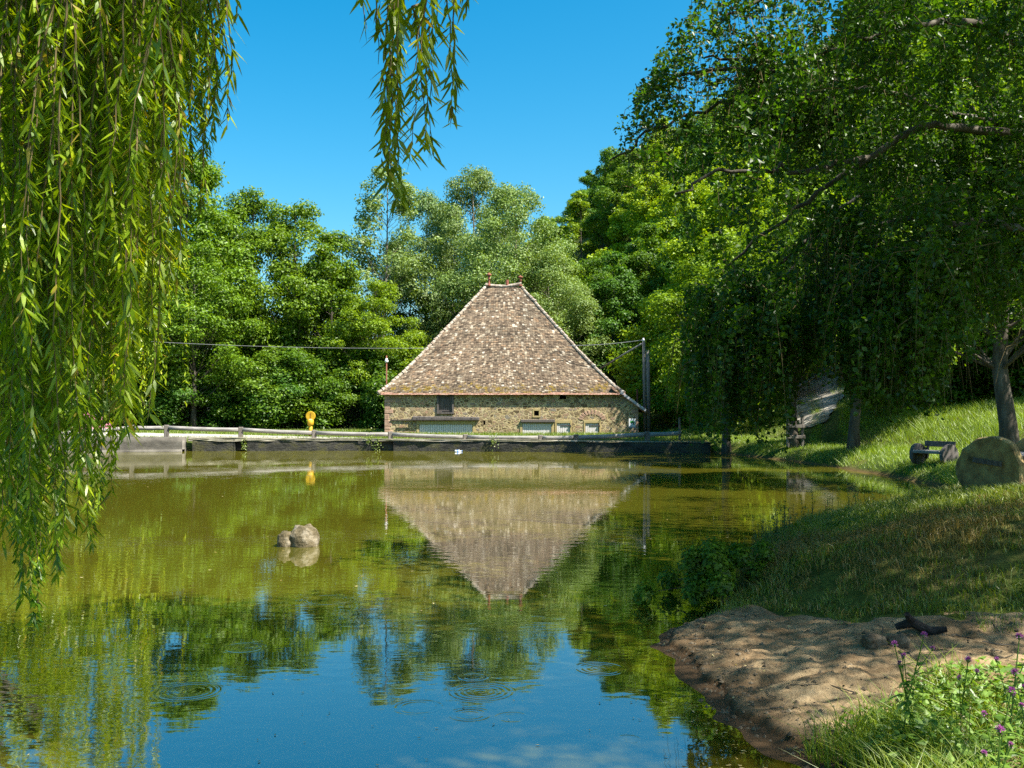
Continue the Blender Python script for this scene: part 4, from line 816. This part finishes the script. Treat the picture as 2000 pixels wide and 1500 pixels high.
# information board
X0 = P(1234.5, 826, 53.5)[0]
ib = empty('information_board', (X0, 53.5, .45), 0, 'small white board with green and black arch emblem by the right barn corner', 'sign')
mobj('board', [box((0, 0, .70), (.36, .03, .42), bev=.004)], M['white'], ib); mobj('footer_strip', [box((0, -.001, .46), (.36, .03, .05))], M['zinc'], ib); mobj('leg', [tube([(0, .02, -.1), (0, .02, .45)], .018, 8)], M['zinc'], ib)
arc = lambda r0, r1, a0, a1, y, cx=0, cz=.69, n=14: (lambda A: (np.concatenate([np.stack([cx+r*np.cos(A), A*0+y, cz+r*np.sin(A)], 1) for r in (r0, r1)]), [np.array([[i, i+1, n+i+1, n+i] for i in range(n-1)])], 0))(np.linspace(a0, a1, n))
e1 = mobj('emblem', [arc(.055, .115, R(-10), R(185), -.019)], M['green'], ib); mobj('emblem', [arc(.02, .07, R(20), R(200), -.023, .0, .67)], M['black'], ib); mobj('emblem', [box((.075, -.021, .63), (.045, .01, .1))], M['black'], ib)

# ------------------------------------------------------------------ boulders
def boulder(c, s, seed, name, label, cat='boulder', mat='rock', flat=0):
    r = rs(seed); nu, nv_ = 26, 18; th = np.linspace(0, 2*np.pi, nu, endpoint=False); ph = np.linspace(-np.pi/2, np.pi/2, nv_); T, H_ = np.meshgrid(th, ph)
    d = np.stack([np.cos(H_)*np.cos(T), np.cos(H_)*np.sin(T), np.sin(H_)], -1); d = np.sign(d)*np.abs(d)**.82
    k = 1+.14*vnoise(d[..., 0]*2+seed, d[..., 1]*2+d[..., 2]*3, 1.1)+.05*vnoise(d[..., 0]*5, d[..., 2]*5+seed+d[..., 1]*4, 1.)
    V = (d*k[..., None]*np.array(s)).reshape(-1, 3); i = np.arange(nv_-1)[:, None]*nu; j = np.arange(nu)[None]; f = np.stack([i+j, i+(j+1) % nu, i+nu+(j+1) % nu, i+nu+j], -1).reshape(-1, 4)
    o = mobj(name, [(V, [f], 0)], M[mat], smooth=True, loc=c); tag(o, label, cat); return o
boulder((-2.83, 13.6, .05), (.2, .2, .235), 3, 'boulder', 'larger sunlit boulder standing in the pond, right of the pair')
boulder((-3.06, 13.58, .0), (.125, .16, .215), 5, 'boulder', 'smaller shaded boulder in the pond, left of the pair')
q = P(1262, 858, 46.5); boulder((q[0], 46.5, .5), (.42, .3, .22), 8, 'boulder', 'pale low boulder behind the rail at the foot of the utility pole')
for i, (px, py, s, lab) in enumerate([(1702, 1245, (.085, .07, .06), 'brown stone left of the charred log on the sand'), (1748, 1230, (.085, .07, .06), 'grey rounded stone in the middle of the old campfire')]):
    D = 6.9; X = (px-1000)/F*D; z = float(sandz(np.array([X]), np.array([D]))[0]); boulder((X, D, z+.02), s, 20+i, 'stone', lab, 'stone', 'mud')
lg = [(2.72, 7.1), (2.82, 7.06), (2.95, 7.06), (3.05, 7.02)]; lp = [(x, y, float(sandz(np.array([x]), np.array([y]))[0])+.05+.03*math.sin(i*2)) for i, (x, y) in enumerate(lg)]
lo = mobj('charred_log', [tube(lp, [.02, .038, .035, .02], 10), tube([lp[1], (2.76, 7.0, lp[1][2]+.07)], [.03, .018], 8)], M['char'], smooth=False); tag(lo, 'blackened charred log lying on the sand behind the stones', 'log')

# ------------------------------------------------------------------ benches with log-slice ends
def logslice(c, rad, th, ax, seed):
    r = rs(seed); a = np.linspace(0, 2*np.pi, 30, endpoint=False); rr = rad*(1+.035*np.sin(a*3+seed)+.015*r.normal(size=30)); V = []
    for x, k in ((-th/2, .96), (-th/2+.02, 1), (th/2-.02, 1), (th/2, .96)): V.append(np.stack([a*0+x, k*rr*np.cos(a), k*rr*np.sin(a)], 1))
    V = np.concatenate(V); n = 30; i = (np.arange(3)[:, None]*n+np.arange(n)[None]); f = np.stack([i, np.arange(3)[:, None]*n+(np.arange(n)[None]+1) % n, np.arange(3)[:, None]*n+n+(np.arange(n)[None]+1) % n, i+n], -1).reshape(-1, 4)
    cc, ss = math.cos(ax), math.sin(ax); W = V.copy(); W[:, 0] = cc*V[:, 0]-ss*V[:, 1]; W[:, 1] = ss*V[:, 0]+cc*V[:, 1]
    return (W+np.array(c), [f, np.array([list(range(n))[::-1], list(range(3*n, 4*n))])], 0)
def bench(X, Y, Z, ang, L, rad, label, mat_end, seat_h, sc_=1., back=True, up=.78):
    e = empty('bench', (X, Y, Z), ang, label, 'bench')
    for s in (-1, 1): mobj('end_disc', [logslice((s*L/2, 0, rad*up), rad, .12*sc_, 0, 3+s)], mat_end, e)
    mobj('seat', [box((0, -rad*.1, seat_h), (L-.14*sc_, rad*1.7, .08*sc_), bev=.01)], M['wood_grey'], e)
    if not back: return e
    mobj('backrest', [box((0, rad*.78, rad*1.75), (L*.98, .05, .15*sc_), rx=-.15, bev=.01)], M['wood_dark'], e)
    for s in (-1, 1): mobj('back_support', [box((s*L*.42, rad*.85, rad*1.1), (.06, .05, rad*1.5), rx=-.12)], M['wood_dark'], e)
    return e
q = P(1822, 890, 26.5); z = float(terrain(np.array([q[0]]), np.array([26.5]))[0])
bench(q[0], 26.5, z, math.atan2(-.9, .38), 1.05, .29, 'wooden bench with round log slice ends on the far grassy bank', M['wood_dark'], .3)
z = float(terrain(np.array([6.35]), np.array([12.4]))[0]); nb = bench(6.5, 12.85, z, math.atan2(.6, .8), 1.3, .42, 'big bench with a lichen covered disc end at the right edge of the picture', M['wood_lichen'], .4, 1.2, False, .62)
mobj('groove', [box((-.735, .0, .36), (.03, .36, .06), rx=.12)], M['wood_dark'], nb)
# wooden gate by the track
gx, gy = 10.9, 37.4; gz = float(terrain(np.array([gx]), np.array([gy]))[0]); gt = empty('wooden_gate', (gx, gy, gz), 0, 'low wooden post and rail barrier at the foot of the stony track', 'fence')
for x in (-.55, .0): mobj('post', [box((x, 0, .55), (.1, .1, 1.2), bev=.01)], M['wood_post'], gt)
for z_ in (.35, .75): mobj('rail', [box((-.27, -.08, z_), (.7, .04, .12), bev=.01)], M['wood_post'], gt)
# floating bottle by the wall
q = P(896, 879, 44.); fb = empty('plastic_bottle', (q[0], 43.6, .03), .4, 'small white and blue plastic bottle floating by the far wall', 'bottle')
mobj('bottle_body', [tube([(-.16, 0, 0), (-.14, 0, 0), (.06, 0, 0), (.12, 0, 0), (.15, 0, 0)], [.03, .055, .055, .025, .02], 12)], M['white'], fb, True); mobj('cap', [tube([(.15, 0, 0), (.19, 0, 0)], .03, 10)], M['blue'], fb); mobj('bottle_label', [tube([(-.08, 0, 0), (.0, 0, 0)], .058, 12)], M['blue'], fb)
# pink flowering shrub beyond the rail on the left
for px, y, s, lab in [(168, 60, 1.3, 'pale pink flowering shrub beyond the rail, left of the two'), (196, 61, 1.1, 'deep pink flowering shrub beyond the rail, right of the two')]:
    e = empty('flowering_shrub', (P(px, 800, y)[0], y, .5), 0, lab, 'shrub'); r = rs(px); n = 1500; d = nrm(r.normal(size=(n, 3))); d[:, 2] = np.abs(d[:, 2]); c_ = d*(s*r.uniform(.3, 1, n)**.4)[:, None]*[.6, .6, .85]
    o = mobj('foliage', [leafquads(c_, d, .13, .08, r)], M['leaf_shrub'], e); n = 500; d = nrm(r.normal(size=(n, 3))); d[:, 2] = np.abs(d[:, 2]); mobj('blossom', [leafquads(d*s*[.63, .63, .9], d, .12, .1, r)], M['pink'], e)
    mobj('stem', [tube([(0, 0, -.1), (.05, 0, s*.5)], [.04, .02], 6)], M['bark'], e)

# ------------------------------------------------------------------ grass and plants
def scatter(n, x0, x1, y0, y1, rng, cond):
    x = rng.uniform(x0, x1, n); y = rng.uniform(y0, y1, n); d = pond_dist(x, y); k = cond(x, y, d); x, y = x[k], y[k]; return np.stack([x, y, terrain(x, y)-.01], 1)
r = rs(60)
bm = lambda x, y: polydist(BEACH, x, y)+.15*vnoise(x, y, 3.)
vis = lambda x, y: (np.abs(x/np.maximum(y, .1)) < .56)
# mound
p = scatter(230000, 1., 11, 6.2, 20, r, lambda x, y, d: (d > .04) & (bm(x, y) < -.02) & vis(x, y) & (vnoise(x, y, 2.2)+.5*vnoise(x, y, 6.) > -.75))
dry = (vnoise(p[:, 0], p[:, 1], .8)+.5*vnoise(p[:, 0], p[:, 1], 2.3)+.35*r.normal(size=len(p)) > .32)
hh = (.055+.05*(vnoise(p[:, 0], p[:, 1], 1.3)+1))*r.uniform(.5, 1.3, len(p)); edge = pond_dist(p[:, 0], p[:, 1]) < .9; hh = np.where(edge & (p[:, 1] > 8.8), hh*1.7, hh)
g = mobj('grass', [blades(p[~dry], hh[~dry], .009, .8, r, 0), blades(p[dry], hh[dry], .008, 1., r, 1)], [M['grass'], M['grass_dry']]); tag(g, 'rough short grass with dry patches covering the near mound', 'grass', kind='stuff'); g.color = (1., .95, .7, 1); print('grass', len(p))
# far bank
p = scatter(420000, 7, 30, 17, 62, r, lambda x, y, d: (d > .05) & vis(x, y) & (r.uniform(size=len(x)) < np.minimum(1, 30/y)) & (x > 8.5) & ~((np.abs(x-np.interp(y, [38, 42, 49, 57, 66], [11.5, 12.9, 14.8, 17, 19.5])) < .95) & (np.abs(x-np.interp(y, [38, 42, 49, 57, 66], [11.5, 12.9, 14.8, 17, 19.5])) > .22) & (y > 37)))
hh = (.09+.10*(vnoise(p[:, 0], p[:, 1], .7)+.6).clip(0))*r.uniform(.5, 1.4, len(p)); hh = np.where(p[:, 0] > 13.-.12*(p[:, 1]-30), hh*1.2, hh)
g = mobj('grass', [blades(p, hh, .014, 1.3, r, 0, two=False)], [M['grass']]); tag(g, 'sunlit grass on the far right bank and slope', 'grass', kind='stuff'); g.color = (1.3, 1.38, .5, 1)
# verge behind the wall
p = scatter(120000, -30, 14, 44.6, 66, r, lambda x, y, d: (d > .35) & vis(x, y))
rd = np.interp(p[:, 0], [-80, -40, -26, -17, -11, -7], [56, 56.5, 54.5, 50.5, 47.6, 46.6]); rw = np.interp(p[:, 0], [-80, -40, -26, -17, -11, -7, -6.9], [9, 9, 9.5, 6.5, 3, .6, 0])
k = (np.abs(p[:, 1]-rd) > rw*.52) & ~((p[:, 0] > -7.1) & (p[:, 0] < 7.) & (p[:, 1] > 54.9)); p = p[k]
g = mobj('grass', [blades(p, r.uniform(.06, .2, len(p)), .03, .7, r, 0, two=False)], [M['grass']]); tag(g, 'green grass verge behind the pond wall', 'grass', kind='stuff'); g.color = (1.1, 1.1, .8, 1)
# foreground grass and herbs
def fg(x, y): return (y < 5.5+.35*(x-1.7)+.2*vnoise(x, y, 2.)) & (y > 2.6)
p = scatter(60000, 1.2, 4.2, 2.6, 6.2, r, lambda x, y, d: (d > .0) & fg(x, y) & (np.abs(x/y) < .6))
hh = (.13+.16*(vnoise(p[:, 0], p[:, 1], 2.)+.4).clip(0)+.14*(p[:, 0] < 2.1))*r.uniform(.5, 1.4, len(p))
g = mobj('grass', [blades(p[::2], hh[::2], .007, .9, r, 0)], [M['grass']]); tag(g, 'fresh bright grass in the lower right foreground', 'grass', kind='stuff'); g.color = (1.35, 1.3, .8, 1)
p = scatter(26000, 1.75, 4.2, 2.6, 6.2, r, lambda x, y, d: (d > .1) & fg(x, y-.0) & (np.abs(x/y) < .6) & (x > 1.75+.25*(4-y)))
zz = r.uniform(.02, .27, len(p))**1.; p[:, 2] += zz*(.75+.5*vnoise(p[:, 0], p[:, 1], 2.5)); nv = r.normal(0, .5, (len(p), 3)); nv[:, 2] = 1
sz = r.uniform(.014, .042, len(p)); g = mobj('herbs', [leafquads(p, nv, sz*1.7, sz, r, fold=-.18)], [M['herb']]); tag(g, 'leafy nettle and bramble ground cover in the lower right corner', 'ground cover', kind='stuff')
# seeding grasses
tv, lv = [], []
for i in range(46):
    x = r.uniform(1.95, 3.1); y = r.uniform(3.7, 5.2); 
    if abs(x/y) > .56 or not fg(np.array([x]), np.array([y]))[0]: continue
    z = float(terrain(np.array([x]), np.array([y]))[0]); H = r.uniform(.38, .6); l = r.normal(0, .06, 2); s = [(x, y, z), (x+l[0]*.3, y+l[1]*.3, z+H*.6), (x+l[0], y+l[1], z+H)]; tv.append(tube(s, [.0016, .0013, .0008], 4))
    n = 34; q_ = r.uniform(.74, 1.03, n); c_ = np.stack([x+l[0]*q_, y+l[1]*q_, z+H*q_], 1)+r.normal(0, .006, (n, 3)); lv.append(leafquads(c_, r.normal(size=(n, 3)), .012, .005, r, m=1))
g = mobj('seeding_grass', tv+lv, [M['grass'], M['grass_dry']]); tag(g, 'tall grass stems with pale seed heads above the foreground plants', 'grass', kind='stuff')
# thistles
for i, (px, py, D, H, lab) in enumerate([(1742,1255,4.9,.5,'leafy thistle with one pink flower leaning over the sand, leftmost'),(1800,1238,4.85,.55,'tall thistle with small pink heads beside the leftmost one'),(1985,1240,4.5,.6,'thistle with a large pink flower at the right edge'),(1975,1310,4.2,.5,'thistle with mauve heads just below the right edge flower'),(1968,1345,4.0,.42,'thistle with two mauve heads among pale leaves'),(1945,1420,3.7,.36,'low thistle with pink heads near the lower right corner'),(1885,1285,4.7,.4,'thin thistle with a small mauve bud above the brambles')]):
    top = P(px, py, D); z0 = float(terrain(np.array([top[0]]), np.array([top[1]]))[0]); z0 = min(z0, top[2]-.2); e = empty('thistle', (top[0], top[1], z0), 0, lab, 'thistle'); H = top[2]-z0; a = rs(300+i)
    lx, ly = a.normal(0, .05, 2); mobj('stem', [tube([(-lx*2, -ly, 0), (-lx, -ly, H*.5), (0, 0, H)], [.005, .004, .0025], 5), tube([(-lx, -ly, H*.55), (-lx-.05, 0, H*.85)], [.003, .002], 4), tube([(-lx*.6, -ly*.6, H*.7), (.04, 0, H*.9)], [.003, .002], 4)], M['herb'], e)
    n = 44; q_ = a.uniform(.1, .85, n); aa = a.uniform(0, 6.28, n); d = np.stack([np.cos(aa), np.sin(aa), a.uniform(-.1, .5, n)], 1); c_ = np.stack([-lx*2*(1-q_), -ly*(1-q_), H*q_], 1)
    mobj('leaves', [lance(c_, d, np.tile([0, 0, 1.], (n, 1)), a.uniform(.05, .11, n), a.uniform(.012, .03, n), droop=.3)], M['herb'], e)
    for (hx_, hy_, hz) in [(0, 0, H), (-lx-.05, 0, H*.86), (.04, 0, H*.91)]:
        n = 60; d = nrm(a.normal(size=(n, 3))+[0, 0, .9]); s = .5 if hx_ else 1.; h_ = mobj('flower_head', [lance(np.tile([hx_, hy_, hz], (n, 1)), d, a.normal(size=(n, 3)), .007+.014*s, .004, droop=0)], M['mauve'], e); mobj('bud', [tube([(hx_, hy_, hz-.014), (hx_, hy_, hz-.006), (hx_, hy_, hz+.004)], [.003, .009*s+.002, .006], 8)], M['herb'], h_)
# bush overhanging the water
e = empty('bush', (2.0, 9.5, .12), 0, 'dark broad leaved bush overhanging the water beside the sand', 'bush'); a = rs(70); n = 5200; cl = a.normal(0, 1, (26, 3))*[.19, .2, .16]+[0, 0, .22]; cl[:, 0] -= (.35-cl[:, 2]).clip(0)*.5; ii = a.randint(0, 26, n); d = nrm(a.normal(size=(n, 3)))
c_ = cl[ii]+d*(.13*a.uniform(0, 1, n)**.4)[:, None]; mobj('foliage', [leafquads(c_, d+[0, -.2, .7], a.uniform(.03, .075, n), a.uniform(.02, .05, n), a, fold=-.1)], M['leaf'], e).color = (.95, .95, .7, 1); mobj('stem', [tube([(0, 0, -.15), (0, 0, .1), q_], [.014, .01, .004], 5) for q_ in cl[:14]], M['bark'], e)
# taller weeds on the edge of the mound
a = rs(71); tv, lv = [], []
for i in range(120):
    t_ = a.uniform(); x = np.interp(t_, [0, .3, .6, 1], [2.5, 3.2, 4.2, 5.8])+a.normal(0, .15); y = np.interp(t_, [0, .3, .6, 1], [10.2, 12.2, 13.4, 14.9])+a.normal(0, .2); z = float(terrain(np.array([x]), np.array([y]))[0]); H = a.uniform(.2, .5)
    l = a.normal(0, .05, 2); tv.append(tube([(x, y, z), (x+l[0], y+l[1], z+H)], [.003, .0015], 4)); n = 26; q_ = a.uniform(.15, 1, n); aa = a.uniform(0, 6.28, n); lv.append(lance(np.stack([x+l[0]*q_, y+l[1]*q_, z+H*q_], 1), np.stack([np.cos(aa), np.sin(aa), a.uniform(.1, .9, n)], 1), np.tile([0, 0, 1.], (n, 1)), .05, .012, m=1))
g = mobj('weeds', tv+lv, [M['twig'], M['leaf_shrub']]); tag(g, 'tall leafy weeds fringing the water edge of the near mound', 'weeds', kind='stuff')
# vines hanging on the wall
for px, py, lab in [(478, 868, 'green creeper beside the square drain in the wall'), (722, 858, 'yellow green creeper hanging on the wall left of the barn'), (736, 868, 'pale leafed plant growing low on the wall left of the barn'), (964, 861, 'tiny green tuft hanging on the wall below the rail')]:
    D = onwall(px)-.3; c0 = P(px, py, D); e = empty('wall_plant', tuple(c0), 0, lab, 'plant'); n = 70; mobj('foliage', [leafquads(a.normal(0, 1, (n, 3))*[.09, .05, .16], a.normal(size=(n, 3))+[0, -1, .5], .07, .05, a)], M['grass'], e)
# floating leaves and bits on the water
n = 170; D = 1.85*F/(a.uniform(870, 1500, n)-800)*1.; x = (a.uniform(60, 1560, n)-1000)/F*D; D2 = a.uniform(4.9, 6.6, 90); x2 = np.interp(D2, [4.9, 5.6, 6.6], [1.4, 1.25, 1.1])-np.abs(a.normal(0, .22, 90)); D = np.r_[D, D2]; x = np.r_[x, x2]; k = pond_dist(x, D) < -.03; x, D = x[k], D[k]; n = len(x)
sz = np.where(D > 9, .05, a.uniform(.012, .035, n)); g = mobj('fallen_leaves', [leafquads(np.stack([x, D, np.full(n, .006)], 1), a.normal(0, .06, (n, 3))+[0, 0, 1], sz, sz*.35, a)], M['dead_leaf']); tag(g, 'small fallen yellow leaves floating on the pond', 'leaves', kind='stuff')
# dead leaves, sticks on the sand
n = 700; x = a.uniform(1.1, 4.4, n); y = a.uniform(4.4, 8.4, n); pd = pond_dist(x, y); k = (polydist(BEACH, x, y) > .0) & (pd > -.02) & ((a.uniform(size=n) < .3) | (pd < .22)); x, y = x[k], y[k]; n = len(x)
g = mobj('leaf_litter', [leafquads(np.stack([x, y, sandz(x, y)+.006], 1), a.normal(0, .35, (n, 3))+[0, 0, 1], a.uniform(.015, .04, n), a.uniform(.006, .014, n), a)], M['dead_leaf']); tag(g, 'dry fallen leaves scattered over the sand', 'leaves', kind='stuff')
tv = []
for i in range(60):
    x, y = a.uniform(1.2, 3.8), a.uniform(4.8, 8.2); an = a.uniform(0, 6.28); L = a.uniform(.04, .16); q_ = [(x, y), (x+L*np.cos(an), y+L*np.sin(an)), (x+2*L*np.cos(an+.3), y+2*L*np.sin(an+.3))]
    if polydist(BEACH, np.array([x]), np.array([y]))[0] < .1 or pond_dist(np.array([x]), np.array([y]))[0] < .05: continue
    tv.append(tube([(u, v, float(sandz(np.array([u]), np.array([v]))[0])+.006) for u, v in q_], [.004, .0035, .002], 4))
g = mobj('dry_sticks', tv, M['bark']); tag(g, 'thin dry sticks and root bits lying on the sand', 'sticks', kind='stuff')
p = scatter(9000, 1.2, 4.6, 6.4, 9., a, lambda x, y, d: (d > .03) & (polydist(BEACH, x, y) < .45) & (polydist(BEACH, x, y) > -.3) & (vnoise(x, y, 3.5) > .15)); p[:, 2] = np.maximum(p[:, 2], sandz(p[:, 0], p[:, 1])-.005)
g = mobj('grass', [blades(p, a.uniform(.03, .1, len(p)), .006, 1., a, 0)], [M['grass']]); tag(g, 'small grass tufts creeping over the upper edge of the sand', 'grass', kind='stuff')
# pebbles and litter on the sand
n = 14000; x = a.uniform(1.0, 4.6, n); y = a.uniform(4.2, 8.6, n); k = (polydist(BEACH, x, y) > .05) & (pond_dist(x, y) > -.08) & ((a.uniform(size=n) < .25) | (pond_dist(x, y) < .3)); x, y = x[k], y[k]; n = len(x); z = sandz(x, y); s = .004+.022*a.uniform(0, 1, n)**5
octv = np.array([[1,0,0],[0,1,0],[-1,0,0],[0,-1,0],[0,0,.7],[0,0,-.7]]); V = (np.stack([x, y, z], 1)[:, None]+octv[None]*s[:, None, None]*a.uniform(.6, 1.3, (n, 6, 1))).reshape(-1, 3); i = np.arange(n)[:, None]*6
f = np.concatenate([i+np.array([t_]) for t_ in ([0,1,4],[1,2,4],[2,3,4],[3,0,4],[1,0,5],[2,1,5],[3,2,5],[0,3,5])]); g = mobj('pebbles', [(V, [f], 0)], M['mud']); tag(g, 'pebbles and crumbs of earth scattered on the sand', 'pebbles', kind='stuff')
